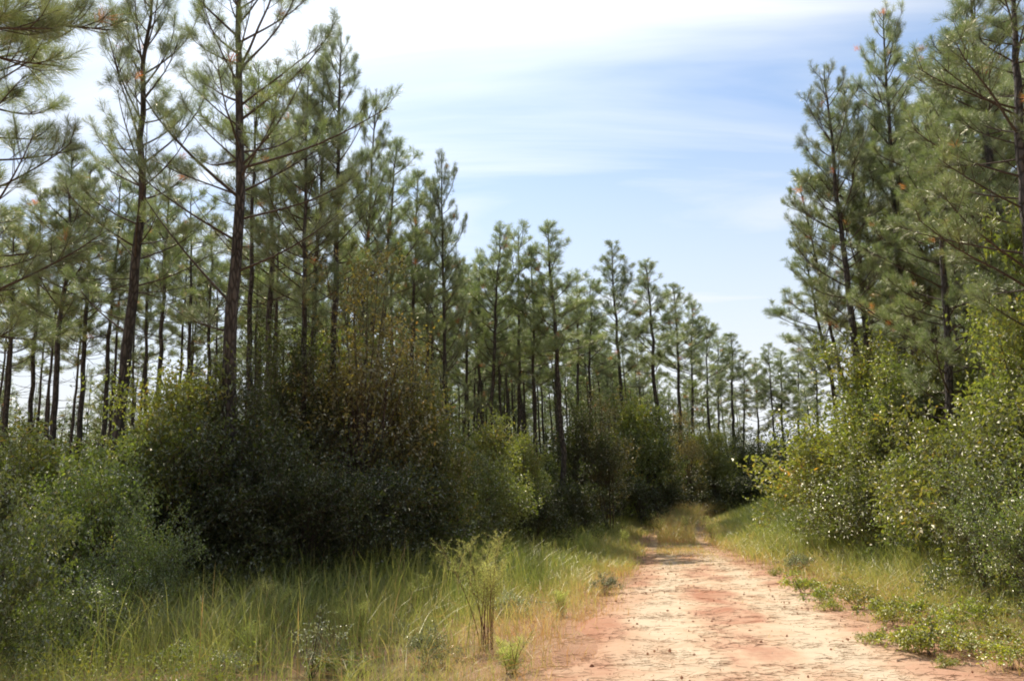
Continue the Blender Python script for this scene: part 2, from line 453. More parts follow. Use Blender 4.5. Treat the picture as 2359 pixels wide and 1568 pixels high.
def put_pine(proto, b, t, Y, label, group, wide=1.0, name='pine_tree', rz=None):
    base, ln, H = fit(b, t, Y)
    s = H / proto[0]
    rz = rng.uniform(0, 6.28) if rz is None else rz
    o = thing(name, label, 'pine tree', base, scale=(s * wide, s * wide, s), group=group)
    o.rotation_euler = (Matrix.Rotation(ln, 3, 'Y') @ Matrix.Rotation(rz, 3, 'Z')).to_euler()
    link('trunk', proto[1], o); link('crown', proto[2], o)
    placed.append((base[0], base[1]))
    return o

# ---- four hero pines at the left edge, every limb a part
def hero(name_label, trunk, limbs, base, ln=0.0, rz=0.0, group='tall pines at the clearing edge'):
    o = thing('pine_tree', name_label, 'pine tree', base, group=group)
    o.rotation_euler = (Matrix.Rotation(ln, 3, 'Y') @ Matrix.Rotation(rz, 3, 'Z')).to_euler()
    link('trunk', trunk, o)
    for l in limbs: link('limb', l, o)
    placed.append((base[0], base[1]))
    return o

EDGE = 'tall pines along the left edge of the clearing'
b, ln, H = fit((517, 1000), (558, -190), 16.0)
ex = [(6.2, math.pi, .85, 3.2, True), (8.6, math.pi - .2, .75, 5.0, False), (9.3, .1, .35, 3.6, False), (8.1, .25, .30, 2.8, False), (7.6, math.pi + .2, .55, 3.0, False), (5.6, 3.0, .3, 1.9, False), (6.9, -.2, .3, 2.6, False)]
hero('tallest pine with thick reddish trunk and long bare lower limbs beside the shrub thicket',
     *pine(401, H, .165, .55, 2.9, NEAR, True, step=.50, tuftd=.75, dead=7, extra=ex, sides=14, el0=.45, prof=([0, .2, .5, .8, 1], [.9, 1, .9, .6, .2]), lprob=(2, 4), sway=.03), b, ln, group=EDGE)
b, ln, H = fit((297, 1000), (350, -70), 17.0)
hero('leaning pine with bare curved limbs, next left of the tallest pine',
     *pine(402, H, .145, .50, 2.3, NEAR, True, step=.52, tuftd=.72, dead=10, extra=[(5.9, 2.9, .6, 2.2, False), (7.0, .2, .3, 1.8, False)], sides=12, el0=.5, prof=([0, .2, .5, .8, 1], [.9, 1, .9, .6, .2]), lprob=(2, 4), sway=.04), b, ln, group=EDGE)
b = np.array([-7.9, 8.0, float(gz(-7.9, 8.0))])
ex = [(7.55, -.05, -.16, 2.7, False), (7.9, .12, -.10, 3.0, False), (8.3, -.15, -.05, 2.7, False), (7.6, .32, -.18, 2.4, False), (8.8, .1, .0, 2.8, False), (9.2, -.1, .05, 2.6, False), (8.0, -.3, -.1, 2.4, False)]
hero('near pine whose dark drooping needle boughs hang into the top left corner',
     *pine(403, 14.5, .20, .62, 2.6, CLOSE, True, step=.55, tuftd=.9, dead=4, extra=ex, sides=12, el0=.2, xcurve=.12), b, group=EDGE)
b = np.array([-9.55, 13.0, float(gz(-9.55, 13.0))])
hero('light green pine at the left border with layered upswept boughs under the dark corner boughs',
     *pine(404, 13.2, .16, .36, 2.45, NEAR, True, step=.42, tuftd=1.0, dead=5, sides=12, el0=.15, side=(0, .15)), b, group=EDGE)

# ---- named pines: base point, top point (picture), depth, prototype, width
P = [
 # behind and right of the tallest pine
 ((583, 900), (598, 150), 22, STAND[4], 1.0, 'pine close behind the tallest pine, its trunk just right of that trunk'),
 ((625, 800), (640, 150), 25, SPIRE[0], 1.0, 'slim pine between the tallest pine and the twin trunks'),
 ((697, 1000), (708, 165), 20, SPIRE[2], .9, 'left and thicker of the twin dark trunks right of the tallest pine'),
 ((712, 1000), (745, 125), 21.5, SPIRE[1], .9, 'right and thinner of the twin dark trunks right of the tallest pine'),
 ((754, 1050), (785, 75), 21, BROAD[1], .75, 'tall full-crowned pine standing behind the bronze-leaved small tree'),
 ((835, 700), (868, 205), 25, BROAD[3], .62, 'pine with leaning tufted top, first step down in the left skyline'),
 ((880, 700), (915, 315), 27, SPIRE[4], .95, 'pine with tufts reaching right, second step down in the left skyline'),
 ((948, 800), (962, 390), 29, SPIRE[3], 1.0, 'dense dark pine just left of the lone spire pine'),
 ((985, 800), (992, 410), 31, STAND[1], 1.0, 'thin-crowned pine touching the left side of the lone spire pine'),
 ((1026, 850), (1016, 356), 30, BROAD[2], .62, 'lone spire pine rising above its neighbours with long right lower boughs'),
 # the stand along the middle
 ((1075, 850), (1080, 610), 40, STAND[0], 1.25, 'low pine in the gap right of the lone spire pine'),
 ((1108, 900), (1105, 590), 39, STAND[2], 1.25, 'small-topped pine between the low gap pine and the round-topped pine'),
 ((1143, 900), (1153, 515), 36, SPIRE[5], 1.06, 'round-topped pine at the start of the middle clump'),
 ((1192, 900), (1194, 528), 38, STAND[3], 1.12, 'narrow candle-topped pine in the middle clump'),
 ((1232, 900), (1226, 570), 37, SPIRE[0], 1.06, 'lower dense pine just left of the tallest spire of the middle clump'),
 ((1283, 900), (1264, 512), 36, SPIRE[3], 1.38, 'tallest pointed pine of the middle clump, trunk bare to its shrubs'),
 ((1326, 900), (1330, 628), 44, STAND[4], 1.25, 'short pine with rusty dead boughs right of the middle clump'),
 ((1360, 900), (1362, 640), 45, STAND[1], 1.25, 'slender pine tucked left of the broad pointed pine'),
 ((1428, 850), (1407, 560), 40, SPIRE[2], 1.19, 'broad pointed pine standing alone right of the middle clump'),
 ((1506, 850), (1486, 600), 43, SPIRE[1], 1.44, 'dense conical pine with stout trunk, right of the broad pointed pine'),
 ((1562, 850), (1553, 652), 47, SPIRE[4], 1.31, 'dark bushy-topped pine on the falling skyline after the conical pine'),
 ((1602, 900), (1596, 690), 51, SPIRE[5], 1.19, 'dark pine second after the conical pine on the falling skyline'),
 ((1632, 900), (1628, 738), 55, STAND[0], 1.38, 'small pine in the dip before the flat-topped dark pine'),
 ((1692, 950), (1684, 766), 58, SPIRE[3], 1.62, 'flat-topped dark pine with ragged outline on the low skyline'),
 ((1745, 950), (1741, 826), 68, SPIRE[0], 1.38, 'low pine at the bottom of the sky gap'),
 ((1780, 950), (1773, 790), 64, STAND[2], 1.25, 'thin spiky pine at the bottom of the sky gap'),
 ((1806, 950), (1800, 808), 66, SPIRE[4], 1.50, 'reddish-topped pine at the bottom of the sky gap'),
 ((1842, 950), (1838, 818), 66, SPIRE[1], 1.62, 'dark pine closing the sky gap beside the right-hand pines'),
 ((1880, 950), (1876, 790), 60, SPIRE[5], 1.50, 'far pine seen past the left boughs of the right-hand pines'),
 ((1716, 950), (1716, 812), 66, STAND[5], 1.50, 'narrow pine right of the flat-topped dark pine'),
 ((1655, 950), (1655, 775), 60, STAND[3], 1.25, 'slim pine touching the flat-topped dark pine from the left'),
 # left background skyline
 ((20, 900), (35, 480), 30, STAND[0], 1.1, 'pine at the left border of the left background skyline'),
 ((72, 900), (92, 440), 31, STAND[2], 1.2, 'pine left of the dark topknot pine in the left background'),
 ((120, 1000), (165, 335), 27, SPIRE[1], 1.1, 'pine with dark topknot, highest of the left background skyline'),
 ((175, 1000), (208, 372), 29, SPIRE[5], 1.0, 'round dense pine right of the dark topknot pine'),
 ((240, 1000), (284, 395), 30, STAND[3], 1.1, 'narrow-topped pine just left of the leaning bare-limbed pine'),
 ((368, 900), (394, 360), 27, SPIRE[3], 1.0, 'pine filling the gap between the leaning pine and the tallest pine'),
 ((425, 900), (440, 440), 32, STAND[4], 1.1, 'thin pine second into the gap left of the tallest pine'),
 ((480, 900), (487, 490), 35, STAND[1], 1.2, 'low rounded pine touching the left of the tallest trunk'),
 ((335, 900), (345, 430), 33, STAND[5], 1.0, 'thin pine directly behind the leaning bare-limbed pine'),
 # right side
 ((1968, 760), (1897, 152), 23, BROAD[3], .90, 'leftmost tall pine on the right with dense pointed top'),
 ((1990, 760), (1944, 200), 24.5, SPIRE[2], 1.15, 'second trunk beside the leftmost tall right-hand pine'),
 ((1925, 800), (1832, 395), 26, BROAD[1], .7, 'shorter leaning pine reaching left over the sky gap'),
 ((1905, 850), (1850, 560), 27, SPIRE[4], 1.3, 'low pine with thin boughs against bright sky above the glossy shrub'),
 ((2062, 500), (2036, 14), 24, BROAD[0], .78, 'highest right-hand pine with open crown and clear upper trunk'),
 ((2180, 900), (2142, 235), 17.5, BROAD[2], 1.1, 'crooked trunked pine with full soft crown in front of the right stand'),
 ((2232, 900), (2172, 100), 20, BROAD[1], .75, 'pine right of the crooked pine, top behind its crown'),
 ((2342, 300), (2325, -130), 13.5, BROAD[3], 1.35, 'nearest right-hand pine with large tufted boughs at the right border'),
 ((2318, 650), (2240, -40), 19, BROAD[0], 1.3, 'straight dark trunk between the crooked pine and the right border'),
 ((2290, 700), (2255, 150), 22, SPIRE[5], 1.1, 'thin dark trunk deep in the right stand, crown in mid height'),
 ((2100, 600), (2085, 300), 28, SPIRE[0], 1.1, 'pine behind and right of the highest right-hand pine'),
 ((2000, 700), (1990, 330), 29, SPIRE[3], 1.2, 'dark pine filling between leftmost and highest right-hand pines'),
 ((2075, 760), (2060, 180), 26, SPIRE[2], 1.2, 'pine filling the gap right of the highest right-hand pine'),
 ((2150, 800), (2118, 330), 24, SPIRE[1], 1.3, 'dark pine half hidden behind the crooked pine, on its left'),
 ((2262, 800), (2215, 60), 24, SPIRE[5], 1.3, 'tall pine behind the right-hand crowns, right of the crooked pine'),
 ((2375, 800), (2335, 230), 20, SPIRE[0], 1.4, 'lower full pine close to the right border behind the nearest pine'),
 ((2310, 800), (2288, 330), 25, SPIRE[3], 1.4, 'lowest dark crown between straight dark trunk and right border'),
 ((2400, 700), (2380, 60), 16, BROAD[2], .8, 'pine at the right border behind the nearest right-hand pine'),
]
for b, t, Y, pr, wd, lab in P:
    if 1400 <= b[0] < 1900: Y *= 1.24
    grp = 'pines of the right-hand stand' if b[0] > 1890 else ('pines along the left and middle skyline' if b[0] > 560 else 'pines of the left background skyline')
    put_pine(pr, b, t, Y, lab, grp, wd)

# ---- filling rows of the plantation
def free(x, y, d=1.7):
    return all((x - a) ** 2 + (y - c) ** 2 > d * d for a, c in placed)
fill = []
for r in range(1, 14):
    for Y in np.arange(24, 98, 2.55):
        x = left_x(Y) - 1.6 - r * 2.3 + rng.normal(0, .45); y = Y + r * .9 + rng.normal(0, .5)
        px, py = proj((x, y, 6))
        if px < -60 or px > 1880 or y < 27 or y > (66 if px < 900 else 96): continue
        if y > 62 and rng.random() < .45: continue
        if not free(x, y): continue
        if px < 560 and (y < 33 or rng.random() < .06): continue
        dpt = left_x(y) - x
        if dpt > 31: continue
        fill.append((x, y, px)); placed.append((x, y))
for Y in np.arange(22, 92, 3.0):
    for r in range(1, 5):
        x = right_x(Y) + 2.2 + r * 2.8 + rng.normal(0, .5); y = Y + rng.normal(0, .6)
        px, py = proj((x, y, 6))
        if px > 2420 or not free(x, y): continue
        fill.append((x, y, px)); placed.append((x, y))
zones = [(-100, 300, 'left of the leaning pine'), (300, 517, 'between leaning and tallest pines'), (517, 710, 'between tallest pine and twin trunks'),
         (710, 1024, 'between twin trunks and lone spire'), (1024, 1285, 'between lone spire and middle spire'), (1285, 1510, 'between middle spire and conical pine'),
         (1510, 1900, 'right of the conical pine'), (1900, 2180, 'left of the crooked right-hand pine'), (2180, 2500, 'right of the crooked right-hand pine')]
for z0, z1, txt in zones:
    zs = sorted([f for f in fill if z0 <= f[2] < z1], key=lambda f: f[2])
    for i, (x, y, px) in enumerate(zs):
        H = rng.uniform(13.6, 16.2) * (1.0 if px < 1900 else .92)
        pr = STAND[[2, 3, 4, 5][rng.integers(4)] if px < 1024 else [0, 1, 5][rng.integers(3)]]
        if px < 560 and y > 45: pr = SPIRE[rng.integers(6)]; H = rng.uniform(9.5, 13)
        s = H / pr[0]
        if i < 20 and len(zs) <= 20: lab = f'slim pine deep in stand, {ordinal[i]} from left {txt}'
        else: lab = f'slim pine trunk deep in the stand {txt}'
        o = place('pine_tree', lab, 'pine tree', [('trunk', pr[1]), ('crown', pr[2])], (x, y, float(gz(x, y))),
                  (rng.normal(0, .02), rng.normal(0, .022), rng.uniform(0, 6.28)), (s * rng.uniform(.9, 1.15),) * 2 + (s,), 'slim pines deep in the stand ' + txt)
print('pines', len(placed))

# ------------------------------------------------------------------ shrub generator
def shrub(seed, H, Rx, K, tw, lv, L, wd, mat, stems=6, cl=.34, lo=.04, top=1.0, hollow=.45, r0=.02, leafup=1.1, gappy=0.0):
    rg = np.random.default_rng(seed)
    d = norm(rg.normal(size=(K, 3))); d[:, 2] = np.abs(d[:, 2]) * np.where(rg.random(K) < .22, -.6, 1) ; d = norm(d)
    lump = .48 + .80 * rg.random(K) ** 1.1
    r = (hollow + (1 - hollow) * rg.random(K) ** .6) * lump
    ctr = np.array([0, 0, H * .42])
    C = ctr + d * r[:, None] * np.array([Rx, Rx, H * .56])
    C[:, 2] = np.clip(C[:, 2], H * lo + .05, H * 1.02)
    st = G()
    for i in range(stems):                                          # main stems
        k = rg.integers(K); e = C[k] * np.array([.6, .6, .85]); b = np.append(rg.normal(0, .06 * Rx + .02, 2), -.08)
        mid = (b + e) / 2 + rg.normal(0, .08 * Rx, 3)
        t = np.linspace(0, 1, 6)[:, None]
        V, F = tube((1 - t) ** 2 * b + 2 * t * (1 - t) * mid + t * t * e, np.linspace(r0, r0 * .35, 6), 5); st.add(V, F, .5, 0)
    prisms(ctr * np.array([1, 1, .7]) + d * .15, C, r0 * .4, r0 * .15, st, .5, 0)   # branches to the clumps
    fo = G()
    P = np.repeat(C, tw, 0); N = len(P)
    out = norm(P - ctr + np.array([0, 0, .15 * H]))
    P = P + rg.normal(0, cl * .45, (N, 3)) * np.array([1, 1, .8])
    td = norm(out * .8 + rg.normal(size=(N, 3)) * .8 + np.array([0, 0, .25]))
    tl = cl * rg.uniform(.5, 1.2, N)
    prisms(P - td * tl[:, None] * .4, P + td * tl[:, None] * .6, .004, .002, st, .5, 0)
    q = np.tile(np.linspace(-.35, .65, lv), N) + rg.normal(0, .03, N * lv)
    LP = np.repeat(P, lv, 0) + np.repeat(td, lv, 0) * (q * np.repeat(tl, lv))[:, None]
    LD = norm(np.repeat(td, lv, 0) * .6 + norm(rg.normal(size=(N * lv, 3))))
    LP[:, 2] = np.maximum(LP[:, 2], .01)
    cs = np.repeat(np.repeat(rg.random(K), tw), lv)
    sh = np.clip(.42 * cs + .58 * rg.random(N * lv) ** 1.3, 0, 1)
    leaves(LP, LD, L, wd, fo, rg, 0, sh, leafup)
    return [('foliage', fo.mesh('foliage', [mat])), ('branch_framework', st.mesh('branch_framework', [M_TWIG]))]

SH = [shrub(500 + i, 3.0, 1.5, [50, 62, 40][i], [20, 18, 25][i], 9, [.108, .080, .095][i], [.048, .030, .044][i], M_LEAF, 8, [.46, .40, .52][i]) for i in range(3)]            # glossy evergreen shrubs
SHY = [shrub(520 + i, 3.0, 1.5, [46, 56, 38][i], [20, 18, 25][i], 9, [.118, .092, .105][i], [.054, .038, .050][i], M_LEAF_Y, 8, [.48, .42, .54][i]) for i in range(3)]         # yellow-green shrubs
TALL = [shrub(540 + i, 6.0, 1.6, [70, 60, 66][i], 24, 9, [.12, .135, .125][i], [.052, .064, .056][i], [M_LEAF, M_LEAF_Y, M_LEAF_Y][i], 6, [.55, .62, .58][i], .03, r0=.045) for i in range(3)]
SH_SHADED = [shrub(590 + i, 3.0, 1.5, [52, 60, 44][i], [22, 19, 25][i], 9, [.100, .080, .092][i], [.044, .032, .042][i], M_LEAF_SHADED, 9, [.46, .40, .52][i]) for i in range(3)]         # evergreen shrubs with shade put into a darker leaf colour
TALL_SHADED = [shrub(595 + i, 6.0, 1.6, [72, 62][i], 25, 9, [.105, .10][i], .046, M_LEAF_SHADED, 7, .56, .03, r0=.045) for i in range(2)]  # tall shrubs in the same leaf colour with painted-in shade
BRON = [shrub(550 + i, 6.0, 1.45, 56, 15, 8, .10, .048, M_LEAF_B, 6, .54, .05, r0=.045) for i in range(2)]
LOWS = [shrub(560 + i, 1.2, .8, 46, 14, 8, .052, .022, M_LEAF, 6, .22, r0=.012) for i in range(2)]
LOWL = [shrub(570 + i, .45, .38, 20, 7, 6, .056, .028, M_LEAF_L, 7, .12, r0=.006, hollow=.3) for i in range(4)]
GREY = [shrub(580 + i, .7, .5, 40, 12, 8, .034, .013, M_LEAF_G, 8, .13, r0=.006, hollow=.3) for i in range(2)]

def put_shrub(name, proto, Hp, px, pyt, Y, label, cat, group, wide=1.0, H=None, sq=None):
    p = at(px, pyt, Y); x = p[0]; z0 = float(gz(x, Y))
    h = (p[2] - z0) if H is None else H
    s = (1.0 if group.startswith('tall shrubs') else 1.03 if px < 400 else 1.14) * h / Hp
    return place(name, label, cat, proto, (x, Y, z0 - .02), (0, 0, rng.uniform(0, 6.28)), (s * wide * rng.uniform(.92, 1.08), s * wide * rng.uniform(.92, 1.08), s), group)

LB = 'evergreen shrubs along the left edge of the clearing'
RB = 'glossy shrubs along the right edge of the clearing'
MB_ = 'tall shrubs under the pines along the middle'
S = [
 # name, proto, proto height, px, py top, depth, wide, label, group
 ('shrub', SH[0], 3, -22, 1145, 8.0, .72, 'bright glossy shrub lobe at the left border, nearest on that side', LB),
 ('shrub', LOWS[0], 1.2, 165, 1325, 10.2, 1.0, 'silvery glossy low shrub in sun at lower left before the dark thicket', LB),
 ('shrub', LOWS[1], 1.2, 45, 1335, 10.4, .9, 'low dark shrub between the silvery shrub and the left border', LB),
 ('shrub', SH_SHADED[1], 3, 40, 1060, 14.5, .85, 'dark green shrub behind the bright border lobe', LB),
 ('shrub', SH[2], 3, 150, 1085, 13.6, .72, 'green shrub below the thin trunks at the left, left of the sparkling shrub', LB),
 ('shrub', SH[0], 3, 268, 1055, 13.2, .80, 'large sparkling shrub below the leaning bare-limbed pine', LB),
 ('shrub', SH[1], 3, 340, 1150, 11.6, .66, 'sunlit front shrub below the large sparkling shrub', LB),
 ('shrub', TALL[1], 6, 415, 850, 15.5, .78, 'tall yellow-topped shrub left of the tallest pine trunk', LB),
 ('shrub', SH_SHADED[2], 3, 455, 1000, 13.4, .95, 'dark shrub in front of the tallest pine, left half', LB),
 ('shrub', TALL_SHADED[0], 6, 560, 900, 14.6, .85, 'tall shaded evergreen shrub hiding the foot of the tallest pine', LB),
 ('shrub', SH_SHADED[0], 3, 560, 1110, 13.0, 1.0, 'darkest shaded shrub at the front of the thicket below the tallest pine', LB),
 ('shrub', TALL_SHADED[0], 6, 660, 800, 17.5, .75, 'leafy tall shrub around the twin dark trunks', LB),
 ('shrub', SH_SHADED[1], 3, 700, 1060, 13.5, 1.0, 'dark shrub below the twin trunks', LB),
 ('small_tree', BRON[0], 6, 835, 650, 17.5, .85, 'bronze-leaved small tree, tallest leafy crown on the left', LB),
 ('small_tree', TALL[2], 6, 765, 760, 19.5, .7, 'leafy small tree behind left of the tallest bronze-leaved tree', LB),
 ('small_tree', BRON[1], 6, 925, 800, 18.5, .75, 'bronze small tree right of the tallest bronze-leaved tree', LB),
 ('small_tree', TALL[1], 6, 985, 905, 18.5, .72, 'yellow-leaved small tree at the right end of the left thicket', LB),
 ('shrub', SH_SHADED[2], 3, 820, 1090, 14.5, 1.05, 'dark shrub below the tallest bronze-leaved tree', LB),
 ('shrub', SH_SHADED[0], 3, 930, 1080, 16.5, 1.05, 'dark shrub below the yellow-leaved small tree', LB),
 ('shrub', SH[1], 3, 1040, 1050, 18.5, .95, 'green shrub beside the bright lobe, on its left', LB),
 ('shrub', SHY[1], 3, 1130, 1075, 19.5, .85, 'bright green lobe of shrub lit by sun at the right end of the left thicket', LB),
 ('shrub', SH_SHADED[2], 3, 1225, 1110, 27, .9, 'round shrub in the recess right of the bright lobe', MB_),
 ('shrub', SH_SHADED[0], 3, 1310, 1090, 30, .95, 'second round shrub in the recess below the tallest middle spire', MB_),
 ('small_tree', TALL[1], 6, 1120, 930, 27, .8, 'yellow-green small tree under the round-topped pine', MB_),
 ('small_tree', TALL[2], 6, 1195, 960, 29, .8, 'leafy small tree under the candle-topped pine', MB_),
 ('small_tree', TALL_SHADED[0], 6, 1330, 905, 33, .85, 'dark small tree under the short pine with rusty boughs', MB_),
 ('small_tree', BRON[0], 6, 1385, 890, 35, .85, 'bronze small tree under the broad pointed pine', MB_),
 ('small_tree', TALL[1], 6, 1455, 880, 37, .8, 'tall leafy column under the gap before the conical pine', MB_),
 ('small_tree', TALL_SHADED[0], 6, 1500, 930, 38, .85, 'dark column of leaves under the conical pine', MB_),
 ('small_tree', BRON[1], 6, 1570, 945, 42, .85, 'bronze small tree under the dark bushy-topped pine', MB_),
 ('small_tree', TALL[2], 6, 1625, 960, 45, .85, 'leafy small tree under the dip in the low skyline', MB_),
 ('small_tree', TALL_SHADED[0], 6, 1690, 985, 49, .95, 'dark small tree under the flat-topped dark pine', MB_),
 ('small_tree', BRON[0], 6, 1745, 1000, 53, .95, 'bronze small tree under the low pine of the sky gap', MB_),
 ('small_tree', TALL_SHADED[0], 6, 1795, 1010, 54, 1.0, 'dark small tree at the far bend beside the right-hand shrubs', MB_),
 ('shrub', SH_SHADED[1], 3, 1410, 1085, 35, 1.50, 'dark shrub below the broad pointed pine', MB_),
 ('shrub', SH_SHADED[2], 3, 1490, 1080, 39, 1.65, 'dark shrub below the conical pine', MB_),
 ('shrub', SH_SHADED[0], 3, 1570, 1085, 43, 1.65, 'dark shrub below the dark bushy-topped pine', MB_),
 ('shrub', SH_SHADED[1], 3, 1650, 1085, 47, 1.80, 'dark shrub facing the end of the dirt road', MB_),
 ('shrub', SH_SHADED[2], 3, 1730, 1090, 50, 1.80, 'dark shrub right of the end of the dirt road', MB_),
 ('shrub', SH_SHADED[0], 3, 1790, 1080, 52, 1.80, 'dark shrub where the clearing bends out of sight', MB_),
 # right side
 ('small_tree', TALL[1], 6, 2010, 795, 21.5, .95, 'big glossy yellow-green bush at the left end of the right side', RB),
 ('shrub', SHY[0], 3, 1950, 960, 23, 1.0, 'yellow-green shoulder of the big glossy bush, toward the sky gap', RB),
 ('shrub', SHY[2], 3, 1905, 1060, 25.5, 1.0, 'pale shrub running down to the grass at the far right-hand corner', RB),
 ('shrub', SH[1], 3, 1845, 1110, 33, 1.0, 'small far shrub where the right-hand side meets the dark woods', RB),
 ('shrub', SH[2], 3, 2010, 1040, 20, 1.0, 'green shrub in front of the big glossy bush', RB),
 ('shrub', SHY[1], 3, 2085, 1010, 19, .95, 'dense green shrub between the big glossy bush and the crooked pine', RB),
 ('small_tree', TALL[0], 6, 2060, 850, 20, .9, 'dark-leaved small tree behind the crooked pine', RB),
 ('small_tree', TALL[2], 6, 2140, 800, 19.5, .75, 'shaded small tree around the foot of the crooked pine', RB),
 ('shrub', SH[0], 3, 2150, 1050, 16.5, .9, 'sparkling shrub with orange leaves below the crooked pine', RB),
 ('shrub', SHY[0], 3, 2215, 985, 15, .9, 'layered yellow-green shrub right of the crooked pine', RB),
 ('small_tree', TALL[1], 6, 2330, 700, 14, .7, 'arching small tree with glossy leaves at the right border', RB),
 ('small_tree', TALL[2], 6, 2400, 440, 15, .6, 'tall yellow-leaved tree reaching in over the arching small tree', RB),
 ('small_tree', TALL[0], 6, 2250, 800, 18, .7, 'dark small tree behind the layered yellow-green shrub', RB),
 ('shrub', SHY[2], 3, 2320, 965, 13, .95, 'wide leafy shrub under the arching small tree', RB),
 ('shrub', SH[1], 3, 2380, 1090, 9.8, .75, 'near shrub with yellow leaves at the right border', RB),
 ('shrub', SH[2], 3, 2240, 1110, 12.2, .75, 'low bright shrub in front of the layered yellow-green shrub', RB),
]
for nm, pr, hp, px, py, Y, wd, lab, grp in S:
    if grp is MB_ and px >= 1300: Y *= 1.15 if px < 1400 else 1.30
    if grp is LB and px >= 455: Y *= 1.13 if px < 1000 else 1.24
    put_shrub(nm, pr, hp, px, py, Y, lab, 'small tree' if nm == 'small_tree' else 'shrub', grp, wd)

# ---- understorey inside the stands
und = []
for _ in range(600):
    Y = rng.uniform(19, 52); x = left_x(Y) - rng.uniform(2.5, 22)
    px, py = proj((x, Y, 2))
    if px < -80 or px > 1800 or Y < 19 + (px < 560) * 4: continue
    if any((x - a) ** 2 + (Y - c) ** 2 < 3.4 for a, c, _ in und): continue
    und.append((x, Y, px))
    if len(und) > 62: break
for _ in range(200):
    Y = rng.uniform(15, 40); x = right_x(Y) + rng.uniform(3, 12)
    px, py = proj((x, Y, 2))
    if px > 2420 or any((x - a) ** 2 + (Y - c) ** 2 < 4.5 for a, c, _ in und): continue
    und.append((x, Y, px))
    if len(und) > 84: break
for z0, z1, txt in zones:
    zs = sorted([f for f in und if z0 <= f[2] < z1], key=lambda f: f[2])
    for i, (x, y, px) in enumerate(zs):
        pr = [TALL[0], TALL[1], TALL[2], TALL[1], BRON[0], SHY[0], SH[1]][rng.integers(7)]
        hp = 3 if pr in (SHY[0], SH[1]) else 6
        h = rng.uniform(3.0, 6.2) if px < 1050 else rng.uniform(2.6, 5.0); s = h / hp
        lab = f'leafy bush among trunks, {ordinal[i]} from left {txt}' if i < 20 else f'leafy bush among trunks {txt}'
        place('understorey_bush', lab, 'bush', pr, (x, y, float(gz(x, y)) - .02), (0, 0, rng.uniform(0, 6.28)), (s * 1.15, s * 1.15, s), 'understorey bushes ' + txt)

g = G(); rg = np.random.default_rng(78)
n = 850
Yv = rg.uniform(58, 112, n); xv = Yv * rg.uniform(-.78, .95, n)
inside = (xv > left_x(Yv) + 1) & (xv < right_x(Yv) - 1) & (Yv < 80)
xv, Yv = xv[~inside], Yv[~inside]; n = len(xv)
hv = rg.uniform(10.5, 14.5, n) * np.where(xv / Yv > .30, .82, 1.0) * np.where((xv / Yv > .2) & (xv / Yv < .48), .8, 1)
B = np.stack([xv, Yv, gz(xv, Yv) - .1], 1); Tp = B + np.stack([rg.normal(0, .3, n), rg.normal(0, .3, n), hv], 1)
prisms(B, Tp, .10, .025, g, np.repeat(rg.random(n), 6), 0)
nt_ = 70
u_ = rg.uniform(.22, 1.0, (n, nt_)); rr_ = 1.9 * (1.08 - u_) ** .7 * rg.uniform(.3, 1, (n, nt_)); a_ = rg.uniform(0, 6.28, (n, nt_))
Pt = B[:, None] + (Tp - B)[:, None] * u_[..., None] + np.stack([np.cos(a_) * rr_, np.sin(a_) * rr_, rg.normal(0, .15, (n, nt_))], -1)
At = np.stack([np.cos(a_), np.sin(a_), np.full_like(a_, .8)], -1)
needles(Pt.reshape(-1, 3), At.reshape(-1, 3), 12, .50, .036, g, rg, 1, (50, 22), .2)
o = link('distant_pine_wood', g.mesh('distant_pine_wood', [M_BARK, M_NEEDLE])); o['kind'] = 'stuff'; o['label'] = 'far pine wood seen between the trunks as one mass'; o['category'] = 'pine wood'

# far undergrowth that reads as one mass behind the trunks, shade put into its leaf colour
rg = np.random.default_rng(77); g = G()
N = 90000
Yv = rg.uniform(50, 92, N); xv = np.where(rg.random(N) < .8, left_x(Yv) - rg.random(N) * 62 - 1, right_x(Yv) + rg.random(N) * 40 + 1)
hh = (2.6 + 4.6 * vnoise(xv / 3.1, Yv / 3.1, 9) + 5.0 * (xv < -8) * vnoise(xv / 5, Yv / 5, 10)) * (rg.random(N) ** .7)
leaves(np.stack([xv, Yv, gz(xv, Yv) + hh], 1), rg.normal(size=(N, 3)), .36, .2, g, rg, 0, rg.random(N))
N = 64000
Yv = rg.uniform(38, 66, N); side_ = rg.random(N) < .7
xv = np.where(side_, left_x(Yv) - rg.random(N) ** 1.5 * 14 - 1.5, right_x(Yv) + rg.random(N) * 10 + .5)
hh = (.9 + 3.4 * vnoise(xv / 1.7, Yv / 1.7, 19)) * (rg.random(N) ** .8)
leaves(np.stack([xv, Yv, gz(xv, Yv) + hh], 1), rg.normal(size=(N, 3)), .20, .11, g, rg, 0, rg.random(N))
N = 52000
Yv = rg.uniform(60, 72, N); xv = Yv * rg.uniform(.08, .37, N)
hh = (1.5 + 7.0 * vnoise(xv / 1.9, Yv / 1.9, 29)) * (rg.random(N) ** .8)
leaves(np.stack([xv, Yv, gz(xv, Yv) + hh], 1), rg.normal(size=(N, 3)), .20, .11, g, rg, 0, rg.random(N))
o = link('distant_undergrowth', g.mesh('distant_undergrowth', [M_LEAF_SHADED])); o['kind'] = 'stuff'; o['label'] = 'dark undergrowth far back under the pines'; o['category'] = 'undergrowth'

